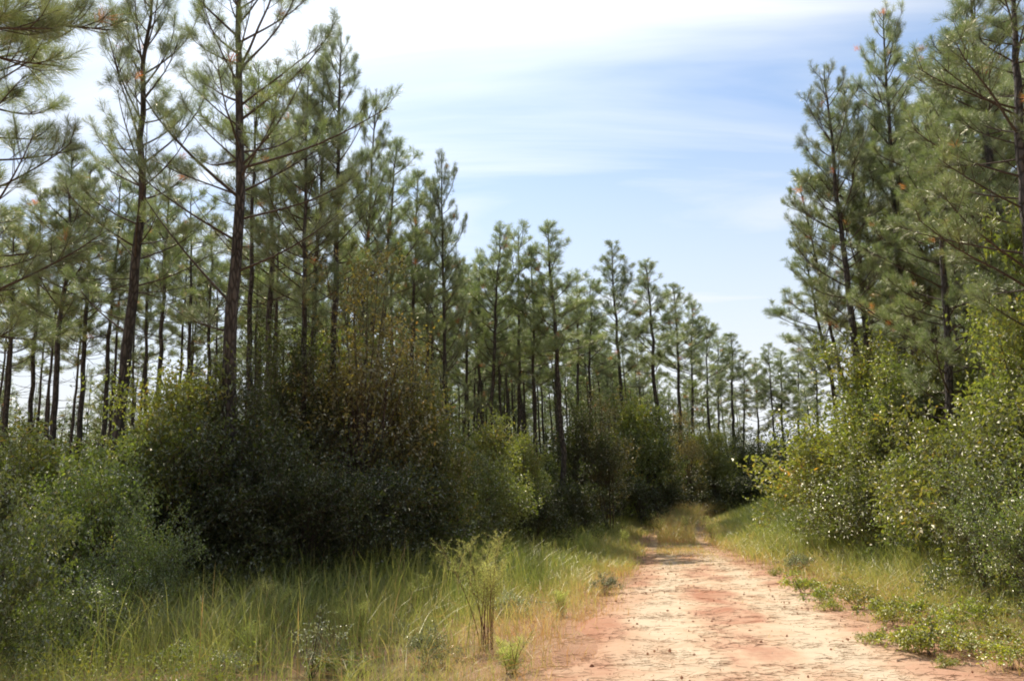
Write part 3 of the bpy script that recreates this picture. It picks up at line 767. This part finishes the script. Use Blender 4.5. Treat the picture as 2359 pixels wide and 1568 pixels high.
# ------------------------------------------------------------------ ground sheet and dirt road
def axis(lo, hi, st, far):
    a = list(np.arange(lo, hi + 1e-6, st)); s = st
    while a[-1] < far: s *= 1.35; a.append(a[-1] + s)
    s = st
    while a[0] > -far: s *= 1.35; a.insert(0, a[0] - s)
    return np.array(a)
xs = axis(-14, 24, .3, 1500); ys = axis(-6, 60, .3, 1500)
X, Yg = np.meshgrid(xs, ys)
V = np.stack([X, Yg, gz(X, Yg)], -1).reshape(-1, 3)
nx, ny = len(xs), len(ys)
i = np.arange(ny - 1)[:, None] * nx + np.arange(nx - 1)[None]
F = np.stack([i, i + 1, i + nx + 1, i + nx], -1).reshape(-1, 4)
mg, T = new_mat('soil_and_litter')
tc = T.add('ShaderNodeTexCoord')
nA = T.noise(tc.outputs['Object'], .45, 5); nB = T.noise(tc.outputs['Object'], 3.1, 6, .6); nC = T.noise(tc.outputs['Object'], 26, 5, .7)
c = T.mix(T.rng(nB, .35, .68), (.42, .22, .125, 1), (.46, .31, .18, 1))
c = T.mix(T.rng(nA, .42, .62), c, (.27, .20, .09, 1))
c = T.mix(T.rng(nC, .5, .72, 0, .8), c, (.15, .09, .05, 1))
pr_ = T.add('ShaderNodeAttribute', attribute_name='shade').outputs['Fac']
c = T.mix(T.math('MULTIPLY', pr_, T.rng(nB, .3, .6, .55, 1)), c, T.ramp(T.math('ADD', T.math('MULTIPLY', nA, .6), T.math('MULTIPLY', nC, .4)), [(.35, (.44, .23, .135)), (.5, (.58, .33, .205)), (.65, (.66, .42, .27))]))
bp = T.add('ShaderNodeBump', in_Strength=.7, in_Distance=.05, in_Height=T.math('ADD', nB, nC))
p = T.add('ShaderNodeBsdfPrincipled', in_Base_Color=c, in_Roughness=.95, in_Normal=bp.outputs[0]); p.inputs['Specular IOR Level'].default_value = .1
T.add('ShaderNodeOutputMaterial', in_Surface=p.outputs[0])
gg = G(); gg.add(V, F, np.clip(1.15 - (np.abs(X - road_x(Yg)) - roadw(Yg)) / 1.3, 0, 1).ravel(), 0)
o = link('ground', gg.mesh('ground', [mg], True)); o['kind'] = 'structure'; o['label'] = 'reddish soil with dry litter under grass and pines'

ry = np.concatenate([np.arange(-5, 36, .16), np.arange(36, 48, .4)]); ru = np.linspace(-1, 1, 45)
RU, RY = np.meshgrid(ru, ry)
wv = roadw(RY) + .25 + .7 * (vnoise(RY * .5, np.sign(RU) * 3 + 9, 21) - .5) + .35 * (vnoise(RY * 1.6, np.sign(RU) * 3 + 9, 22) - .5)
RX = road_x(RY) + RU * wv
edge = np.clip((1 - np.abs(RU)) / .22, 0, 1)
rut = .02 * (np.exp(-((np.abs(RU) - .45) / .16) ** 2))
RZ = gz(RX, RY) - .035 + edge * .065 + .05 * (vnoise(RX * 1.1, RY * .9, 31) - .5) * (1 - .75 * edge) - rut * edge + .012 * (vnoise(RX * 3.2, RY * 3.2, 33) - .5) * edge
V = np.stack([RX, RY, RZ], -1).reshape(-1, 3); nx, ny = len(ru), len(ry)
i = np.arange(ny - 1)[:, None] * nx + np.arange(nx - 1)[None]
F = np.stack([i, i + 1, i + nx + 1, i + nx], -1).reshape(-1, 4)
mr, T = new_mat('sandy_clay')
tc = T.add('ShaderNodeTexCoord'); ob = tc.outputs['Object']
ua = T.add('ShaderNodeAttribute', attribute_name='shade')
au = T.math('ABSOLUTE', T.math('SUBTRACT', ua.outputs['Fac'], .5))           # 0 centre .. .5 edge
track = T.math('SUBTRACT', 1.0, T.math('MULTIPLY', T.math('ABSOLUTE', T.math('SUBTRACT', au, .21)), 7.5), clamp=True)
v1 = T.mapping(ob, (1, .55, 1), (0, 0, R_(10)))
n1 = T.noise(v1, .85, 6, .6, .6); n2 = T.noise(ob, 3.4, 6, .65, .8); n3 = T.noise(ob, 15, 6, .7); n4 = T.noise(ob, 75, 4, .7)
v5 = T.mapping(ob, (.55, 2.6, 1), (0, 0, R_(8))); n5 = T.noise(v5, 3.1, 7, .7, .35)
fs = T.math('ADD', T.math('MULTIPLY', track, .30), T.math('ADD', T.math('MULTIPLY', T.rng(n1, .3, .7, .1, .72), 1.0), T.math('MULTIPLY', n2, .35)))
c = T.ramp(fs, [(.30, (.54, .25, .145)), (.48, (.68, .40, .255)), (.64, (.78, .54, .345)), (.85, (.84, .66, .45))])
c = T.mix(T.rng(n5, .52, .74, 0, .5), c, (.33, .175, .105, 1))              # fine dead litter in drifts
c = T.mix(T.rng(n3, .60, .74, 0, .55), c, (.26, .145, .085, 1))
c = T.mix(T.rng(n4, .35, .75, .22, 0), c, (.30, .17, .11, 1))
far = T.add('ShaderNodeSeparateXYZ', in_0=ob)
c = T.mix(T.math('MULTIPLY', T.rng(au, .27, .46), T.rng(n2, .3, .6, .25, 1)), c, (.52, .27, .16, 1))
c = T.mix(T.rng(far.outputs[1], 20, 36, 0, .75), c, (.42, .27, .13, 1))
bp = T.add('ShaderNodeBump', in_Strength=.75, in_Distance=.03, in_Height=T.math('ADD', T.math('MULTIPLY', n3, .7), T.math('ADD', n2, T.math('MULTIPLY', n4, .25))))
p = T.add('ShaderNodeBsdfPrincipled', in_Base_Color=c, in_Roughness=.93, in_Normal=bp.outputs[0]); p.inputs['Specular IOR Level'].default_value = .12
T.add('ShaderNodeOutputMaterial', in_Surface=p.outputs[0])
rgm = G(); rgm.add(V, F, (RU.ravel() + 1) / 2, 0)
o = link('dirt_road', rgm.mesh('dirt_road', [mr], True)); o['kind'] = 'structure'; o['label'] = 'sandy red clay track with pale wheel ruts'

# ------------------------------------------------------------------ grass
def blades(g, rg, P, h, lean, wd, shade, seed_head=0.0, kink=None):
    N = len(P)
    az = rg.uniform(0, 6.28, N); d = np.stack([np.cos(az), np.sin(az), np.zeros(N)], 1)
    fa = rg.uniform(0, 3.14, N); s = np.stack([np.cos(fa), np.sin(fa), np.zeros(N)], 1) * (wd / 2)[:, None]
    pts = []
    for t in (0, .45, .78, 1.0):
        q = P + d * (h * lean * t ** 2.2)[:, None]; q[:, 2] += h * t * (1 - .25 * lean * t)
        pts.append(q)
    ws = (1.0, .8, .55 + seed_head)
    V = np.stack([pts[0] - s, pts[0] + s, pts[1] - s * ws[1], pts[1] + s * ws[1], pts[2] - s * ws[2], pts[2] + s * ws[2], pts[3]], 1).reshape(-1, 3)
    i = np.arange(N)[:, None] * 7
    F4 = np.concatenate([i + np.array([[0, 1, 3, 2]]), i + np.array([[2, 3, 5, 4]])]); F3 = i + np.array([[4, 5, 6]])
    n0 = g.n
    g.add(V, F4, np.repeat(np.clip(shade, 0, 1), 7), 0)
    g.f[3].append(F3 + n0); g.m[3].append(np.zeros(len(F3), int))

def scatter(rg, n, y0, y1, power=1.6):
    Y = y0 + (y1 - y0) * rg.random(n) ** power
    lo = left_x(Y) - 3.0; hi = right_x(Y) + 3.0 - 4.0 * np.clip((Y - 40) / 10, 0, 1)
    x = lo + (hi - lo) * rg.random(n)
    d = np.abs(x - road_x(Y)) - roadw(Y)                                # distance out from the road edge
    return x, Y, d, x < road_x(Y)

rg = np.random.default_rng(11)
gr = G()
x, Y, d, lf = scatter(rg, 330000, 2.2, 60, 1.9)
# clumped density
den = .25 + 1.1 * vnoise(x * 1.3, Y * 1.3, 41) * vnoise(x * .5 + 9, Y * .5, 43) * 1.6
edge_w = np.clip((d + .2) / 1.0 + .9 * (vnoise(x * 1.7, Y * 1.7, 45) - .5) + .5 * (vnoise(x * 4.5, Y * 4.5, 46) - .5), 0, 1)
edge_w = np.where(d < -.45, np.clip((Y - 22) / 14, .004, .8) + np.clip((Y - 36) / 6, 0, .5), edge_w)
keep = rg.random(len(x)) < den * edge_w * np.where(lf & (x / Y < -.22) & (Y < 13), .5, 1.0)
keep &= (np.hypot(x, Y) > 2.6)
x, Y, d, lf = x[keep], Y[keep], d[keep], lf[keep]
hb = np.clip(.13 + .13 * np.clip(d, 0, 6), .08, .66) * np.where(lf, 1.08, np.clip(.62 + Y / 28, .62, 1.15)) * np.clip(.9 + (Y - 8) / 22, .9, 1.45)
hb = np.where(d < 0, .10 + .06 * np.clip((Y - 26) / 20, 0, 1) + .80 * np.clip((Y - 34) / 9, 0, 1), hb)
h = hb * rg.uniform(.55, 1.55, len(x)) * (.7 + .6 * vnoise(x * .7, Y * .7, 47))
dry = np.clip(1.0 - d / 2.3, 0, 1) * .55 + .45 * (vnoise(x * .9, Y * .9, 49) - .35) + rg.normal(0, .16, len(x)) + .24
dry -= np.clip((Y - 12) / 30, 0, .12)
blades(gr, rg, np.stack([x, Y, gz(x, Y) - .01], 1), h, rg.uniform(.15, 1.35, len(x)) * rg.uniform(.6, 1, len(x)), np.clip(.0018 + Y * .00045, .0026, .022) * rg.uniform(.7, 1.4, len(x)), dry)
n = 9000
xq, Yq, dq, lq = scatter(rg, n, 3.2, 22, 1.3)
kq = dq > .1; xq, Yq = xq[kq], Yq[kq]; m_ = len(xq)
zq = gz(xq, Yq) + rg.uniform(.02, .35, m_); a_ = rg.uniform(0, 6.28, m_); l_ = rg.uniform(.15, .5, m_)
dd = np.stack([np.cos(a_) * l_, np.sin(a_) * l_, rg.normal(.03, .12, m_)], 1)
prisms(np.stack([xq, Yq, zq], 1), np.stack([xq, Yq, zq], 1) + dd, .0022, .001, gr, np.repeat(rg.uniform(.6, .95, m_), 6), 0)
o = link('verge_grass', gr.mesh('verge_grass', [M_GRASS])); o['kind'] = 'stuff'; o['label'] = 'yellow green grass with dry stalks on both verges'; o['category'] = 'grass'

tg = G()
x, Y, d, lf = scatter(rg, 120000, 3.0, 58, 1.5)
den = np.clip(vnoise(x * .55, Y * .55, 51) * 1.5 - .35, 0, 1) * np.where(lf, np.clip(.26 + (Y - 8) / 26, .22, .75), .60) * np.clip((x / Y + .62) / .35, .06, 1)
keep = (rg.random(len(x)) < den * np.clip((d - .9) / 1.8, 0, 1)) & (np.hypot(x, Y) > 3.4)
keep &= ~((~lf) & (Y < 13))
x, Y, d, lf = x[keep], Y[keep], d[keep], lf[keep]
h = np.where(lf, rg.uniform(.5, 1.2, len(x)) * np.clip(.72 + Y / 40, .75, 1.1), rg.uniform(.45, .95, len(x))) * np.clip(.6 + d * .13, .6, 1.12)
blades(tg, rg, np.stack([x, Y, gz(x, Y) - .01], 1), h, rg.uniform(.02, .38, len(x)), np.clip(.0018 + Y * .0005, .0026, .018) * rg.uniform(.7, 1.3, len(x)), .20 + .26 * vnoise(x * .6, Y * .6, 53) + rg.normal(0, .12, len(x)) + .35 * (rg.random(len(x)) < .16), .35)
o = link('tall_grass', tg.mesh('tall_grass', [M_GRASS])); o['kind'] = 'stuff'; o['label'] = 'tall upright green grass stalks before the dark thicket'; o['category'] = 'grass'

# low leafy cover on the right verge and in the lower left corner
lc = G(); rg = np.random.default_rng(15)
n = 60000
x, Y, d, lf = scatter(rg, n * 3, 3.6, 26, 1.5)
den = np.clip(vnoise(x * .9, Y * .9, 61) * 1.7 - .35, 0, 1)
ok = (~lf & (d > .55) & (d < 5.5) & (rg.random(len(x)) < den * .8 * np.clip(1.25 - Y / 26, 0, 1))) | (lf & (x < -1.9 - .1 * Y) & (Y < 9) & (rg.random(len(x)) < .3 + den))
x, Y, d = x[ok][:n], Y[ok][:n], d[ok][:n]
z = gz(x, Y) + .32 * rg.random(len(x)) ** .8 * (.5 + vnoise(x * 1.6, Y * 1.6, 63))
leaves(np.stack([x, Y, z], 1), rg.normal(size=(len(x), 3)) + np.array([0, 0, .3]), .045, .022, lc, rg, 0, np.clip(.25 + .5 * rg.random(len(x)) + .25 * vnoise(x, Y, 65), 0, 1))
o = link('leafy_ground_cover', lc.mesh('leafy_ground_cover', [M_LEAF_L])); o['kind'] = 'stuff'; o['label'] = 'low yellow green leafy cover over the verges'; o['category'] = 'ground cover'

# fallen pine straw on the road
ps = G(); rg = np.random.default_rng(17)
n = 26000
Y = 3 + 32 * rg.random(n) ** 1.7; x = road_x(Y) + rg.uniform(-1, 1, n) * (roadw(Y) + .5)
k = rg.random(n) < np.clip(vnoise(x * 1.2, Y * 2.4, 71) * vnoise(x * 4, Y * 7, 73) * 3.2 - .35, .03, 1)
x, Y = x[k], Y[k]
zr = gz(x, Y) + .034
a = rg.normal(.1, .8, len(x)); ll = rg.uniform(.05, .17, len(x))
dd = np.stack([np.cos(a), np.sin(a), rg.normal(0, .05, len(x))], 1) * ll[:, None]
prisms(np.stack([x, Y, zr], 1), np.stack([x, Y, zr], 1) + dd, .0022, .0012, ps, rg.random(len(x)).repeat(6), 0)
o = link('pine_straw', ps.mesh('pine_straw', [M_STRAW])); o['kind'] = 'stuff'; o['label'] = 'brown fallen pine needles scattered over the dirt road'; o['category'] = 'pine straw'

cg = G(); rg = np.random.default_rng(19); n = 1100
Y = 3.6 + 20 * rg.random(n) ** 1.5; x = road_x(Y) + rg.uniform(-1, 1, n) * roadw(Y)
cb_ = np.array([[1, 0, 0], [0, 1, 0], [-1, 0, 0], [0, -1, 0], [0, 0, 1], [0, 0, -1]], float)
Fo = np.array([[0, 1, 4], [1, 2, 4], [2, 3, 4], [3, 0, 4], [1, 0, 5], [2, 1, 5], [3, 2, 5], [0, 3, 5]])
r = .006 + .022 * rg.random(n) ** 4
Vc = np.stack([x, Y, gz(x, Y) + .032], 1)[:, None] + cb_[None] * r[:, None, None] * rg.uniform(.6, 1.2, (n, 6, 1))
cg.add(Vc.reshape(-1, 3), (np.arange(n)[:, None, None] * 6 + Fo[None]).reshape(-1, 3), rg.random(n).repeat(6), 0)
mc, T = new_mat('clay_clod')
T.add('ShaderNodeOutputMaterial', in_Surface=T.add('ShaderNodeBsdfDiffuse', in_Color=T.ramp(T.add('ShaderNodeAttribute', attribute_name='shade').outputs['Fac'], [(0, (.25, .11, .06)), (.7, (.48, .24, .14)), (1, (.6, .45, .33))])).outputs[0])
o = link('clay_clods', cg.mesh('clay_clods', [mc])); o['kind'] = 'stuff'; o['label'] = 'small red clay clods and pebbles lying on the road'; o['category'] = 'clods'

# ------------------------------------------------------------------ weeds and small plants
def ground_at(px, py):
    v = ray(px, py); p = CAM + v * (-1.6 / v[2])
    return np.array([p[0], p[1], float(gz(p[0], p[1]))])

def fennel(seed, H, nst, spread, pale=.75, dens=1.0, stem_leaf=.35):
    """reddish stalks with feathery leaves and a branching pale top"""
    rg = np.random.default_rng(seed); stalks = []
    for i in range(nst):
        g = G()
        h = H * rg.uniform(.7, 1.0); az = rg.uniform(0, 6.28); ln = rg.uniform(.05, spread)
        t = np.linspace(0, 1, 8)
        b = np.array([*rg.normal(0, .04, 2), -.03])
        pts = b + np.stack([np.cos(az) * ln * h * t ** 1.6, np.sin(az) * ln * h * t ** 1.6, h * t], 1)
        V, F = tube(pts, np.linspace(.007, .002, 8), 5); g.add(V, F, .5, 0)
        nb = int(26 * dens); q = np.sort(rg.uniform(stem_leaf, 1, nb))
        P0 = np.stack([np.interp(q, t, pts[:, k]) for k in range(3)], 1)
        a2 = rg.uniform(0, 6.28, nb); bl = h * .42 * (1.1 - q) ** .5 * rg.uniform(.5, 1.2, nb) + .03
        D = norm(np.stack([np.cos(a2), np.sin(a2), rg.uniform(.5, 1.3, nb)], 1))
        P1 = P0 + D * bl[:, None]
        prisms(P0, P1, .0018, .0008, g, .5, 0)
        m = 8
        qq = np.tile(np.linspace(.15, 1, m), nb)
        PP = np.repeat(P0, m, 0) + np.repeat(D * bl[:, None], m, 0) * qq[:, None]
        up = np.repeat(q, m)
        needles(PP, np.repeat(D, m, 0), 4, .042, .0026, g, rg, 1, (50, 22), .04, np.clip(rg.random(len(PP)) * .35 + up * pale * .72, 0, .98), .05)
        stalks.append(g.mesh('stalk', [M_STEM, M_FEATHER], [0]))
    return stalks

def put_fennel(px, py, seed, H, nst, spread, label, Y=None, **k):
    p = ground_at(px, py)
    if Y: x_ = at(px, py, Y)[0]; p = np.array([x_, Y, float(gz(x_, Y))])
    o = thing('feathery_weed', label, 'weed', p, group='feathery weeds in the left verge')
    for me in fennel(seed, H, nst, spread, **k): link('stalk', me, o)
put_fennel(1118, 1500, 1, 1.36, 11, .46, 'tall feathery weed with red stalks and pale plume, nearest in the left verge', dens=1.15, stem_leaf=.48, pale=1.0)
put_fennel(665, 1478, 2, .95, 5, .55, 'pale drooping plumed weed before the darkest shrubs', pale=1.0)
put_fennel(500, 1500, 3, .55, 6, .35, 'soft grey green feathery clump left of the pale plumed weed', dens=.9, stem_leaf=.1)
put_fennel(420, 1475, 4, .5, 5, .3, 'small feathery clump left of the soft grey green clump', dens=.8, stem_leaf=.1)
put_fennel(1180, 1555, 5, .42, 7, 1.1, 'low spreading feathery weed at the foot of the tall one', dens=.8, stem_leaf=.05)
put_fennel(1440, 1275, 6, .9, 5, .3, 'feathery weed standing at the left road edge near the far sandy patch')
put_fennel(1517, 1215, 7, 1.25, 6, .4, 'yellowish weed left of the road end', Y=39, pale=.9)
put_fennel(1578, 1212, 8, 1.3, 6, .35, 'pale yellow weed against the dark woods at the road end', Y=40, pale=1.0)
put_fennel(1640, 1230, 9, 1.15, 7, .5, 'bushy pale weed right of the road end', Y=36, pale=1.0)
put_fennel(1905, 1300, 10, .8, 5, .3, 'feathery weed in the right verge below the big glossy bush')
put_fennel(960, 1440, 11, .8, 5, .3, 'green feathery weed among the tall grass left of the tall red-stalked one', stem_leaf=.15)

put_fennel(330, 1500, 12, .5, 6, .4, 'small feathery weed at the left end of the tall grass, by the silvery shrub', dens=.8, stem_leaf=.1)
put_fennel(585, 1540, 13, .5, 6, .5, 'low feathery weed below the soft grey green clump', dens=.8, stem_leaf=.05)
put_fennel(820, 1500, 14, .65, 6, .45, 'feathery weed midway between the pale plumed weed and the tall red-stalked one', dens=.9, stem_leaf=.15)
put_fennel(860, 1405, 15, .75, 6, .35, 'feathery weed standing farther back among the tallest grass stalks', stem_leaf=.2)
put_fennel(1290, 1420, 16, .45, 6, .5, 'low feathery weed right of the grey-green dome-shaped bush', dens=.7, stem_leaf=.05)
put_fennel(1265, 1310, 17, .85, 6, .35, 'slender feathery weed far along the left verge, before the recess', stem_leaf=.2)
put_fennel(1360, 1290, 18, .8, 6, .35, 'feathery weed far along the left verge, nearer the road than the slender one', stem_leaf=.2)
put_fennel(2110, 1345, 19, .7, 6, .35, 'feathery weed in the right verge below the crooked pine', stem_leaf=.2)
put_fennel(1790, 1275, 20, .8, 6, .35, 'feathery weed in the far right verge beside the road bend', stem_leaf=.2)

def put_small(name, proto, Hp, px, py, h, label, cat, group, wide=1.0):
    p = ground_at(px, py); s = h / Hp
    place(name, label, cat, proto, (p[0], p[1], p[2] - .01), (0, 0, rng.uniform(0, 6.28)), (s * wide, s * wide, s), group)
put_small('shrub', GREY[0], .7, 1178, 1420, .42, 'grey-green dome-shaped small bush behind the tall red-stalked weed', 'shrub', 'small grey-green bushes in the verges', 1.5)
put_small('shrub', GREY[1], .7, 990, 1535, .42, 'pale small bush in grass below the tall grass stalks', 'shrub', 'small grey-green bushes in the verges', 1.1)
put_small('shrub', GREY[0], .7, 1840, 1322, .55, 'grey-green small bush on the right verge by the sandy road edge', 'shrub', 'small grey-green bushes in the verges', 1.2)
put_small('shrub', GREY[1], .7, 1395, 1370, .42, 'grey-green small bush at the left road edge', 'shrub', 'small grey-green bushes in the verges', 1.2)

# sparse white-leaved twiggy seedling
rg = np.random.default_rng(91); st = G(); fo = G()
for i in range(9):
    e = np.array([rg.normal(0, .22), rg.normal(0, .15), rg.uniform(.35, .75)]); t = np.linspace(0, 1, 7)[:, None]
    pts = np.array([0, 0, -.02]) * (1 - t) + e * t + np.array([0, 0, .1]) * t * (1 - t); V, F = tube(pts, np.linspace(.005, .002, 7), 5); st.add(V, F, .5, 0)
    nb = 6; q = rg.uniform(.4, 1, nb)[:, None]; P0 = e * q; D = norm(rg.normal(size=(nb, 3)) * np.array([1, 1, .35])); P1 = P0 + D * .16
    prisms(P0, P1, .002, .001, st, .5, 0)
    qq = np.tile(np.linspace(.2, 1, 7), nb)[:, None]; PP = np.repeat(P0, 7, 0) + np.repeat(D, 7, 0) * .16 * qq
    leaves(PP, rg.normal(size=(len(PP), 3)) + np.repeat(D, 7, 0), .028, .018, fo, rg, 0, .8 + .2 * rg.random(len(PP)), 1.2)
seed_parts = [('foliage', fo.mesh('foliage', [M_LEAF_G])), ('branch_framework', st.mesh('branch_framework', [M_TWIG]))]
p = ground_at(715, 1570)
place('seedling', 'twiggy seedling with tiny white shining leaves near the bottom edge', 'seedling', seed_parts, p)

# leafy sprouts along the right road edge (picture foot points, heights)
spr = [(1850, 1368, .42, 'leafy sprout clump first along the right road edge, by the litter'), (1893, 1392, .34, 'sprout just right of the first leafy clump on the road edge'),
 (1915, 1408, .22, 'tiny yellow sprout at the road edge below two leafy clumps'), (1785, 1330, .2, 'flat creeping sprout farthest along the right road edge'),
 (1835, 1330, .22, 'creeping sprout beside the grey-green bush on the right verge'), (2025, 1425, .34, 'yellow-green sprout in the middle of the right road edge'),
 (2065, 1440, .32, 'yellow-green sprout next down from the middle one'), (1985, 1400, .34, 'sprout left of the middle yellow-green sprout'),
 (2025, 1490, .22, 'small sprout standing out on red clay left of the bushy sprouts'), (2095, 1508, .30, 'bushy sprout on red clay, left of a close pair'),
 (2150, 1515, .40, 'tallest bushy sprout on red clay, left of a close pair'), (2185, 1500, .30, 'bushy sprout on red clay, right of a close pair'),
 (2252, 1515, .24, 'lone round sprout on red clay right of the bushy pair'), (2300, 1490, .28, 'sprout between the lone round one and the right border'),
 (2340, 1545, .3, 'sprout in the bottom right corner'), (2215, 1450, .36, 'sprout behind the bushy pair at the grass edge'),
 (2280, 1440, .36, 'leafy sprout in the green cover near the right border'), (2120, 1430, .36, 'leafy sprout at the front of the green cover'),
 (2180, 1545, .14, 'tiny seedling sprout in the sand below the bushy pair'), (1945, 1370, .3, 'sprout behind the first leafy clump at the grass edge')]
for k, (px, py, h, lab) in enumerate(spr):
    put_small('leafy_sprout', LOWL[k % 4], .45, px, py, h, lab, 'sprout', 'leafy sprouts along the right road edge', 1.1)
for k, (px, py, h, lab) in enumerate([(410, 1540, .3, 'green leafy clump in the grass between lower left corner and the grey green feathery clump'), (520, 1560, .28, 'leafy clump at the bottom edge below the grey green feathery clump'),
 (780, 1555, .26, 'leafy clump at the bottom edge right of the white-leaved seedling'), (900, 1480, .3, 'leafy clump in mid verge left of the tall red-stalked weed')]):
    put_small('leafy_clump', (GREY[0] if k % 2 else LOWL[k % 4]), (.7 if k % 2 else .45), px, py, h, lab, 'leafy plant', 'leafy clumps in the left verge grass', 1.5)
lwl = [(60, 1530, .34, 'yellow-green leafy clump at the bottom left corner'), (150, 1500, .36, 'yellow-green leafy clump below the silvery shrub'), (225, 1530, .36, 'yellow-green clump right of the one below the silvery shrub'),
 (20, 1480, .36, 'leafy clump at the left border under the low dark shrub'), (270, 1480, .34, 'leafy clump at the edge of the dark shade in the lower left'), (110, 1560, .3, 'leafy clump at the bottom edge near the left corner')]
for k, (px, py, h, lab) in enumerate(lwl):
    put_small('leafy_clump', LOWL[(k + 1) % 4], .45, px, py, h, lab, 'leafy plant', 'yellow-green leafy clumps in the lower left', 1.5)
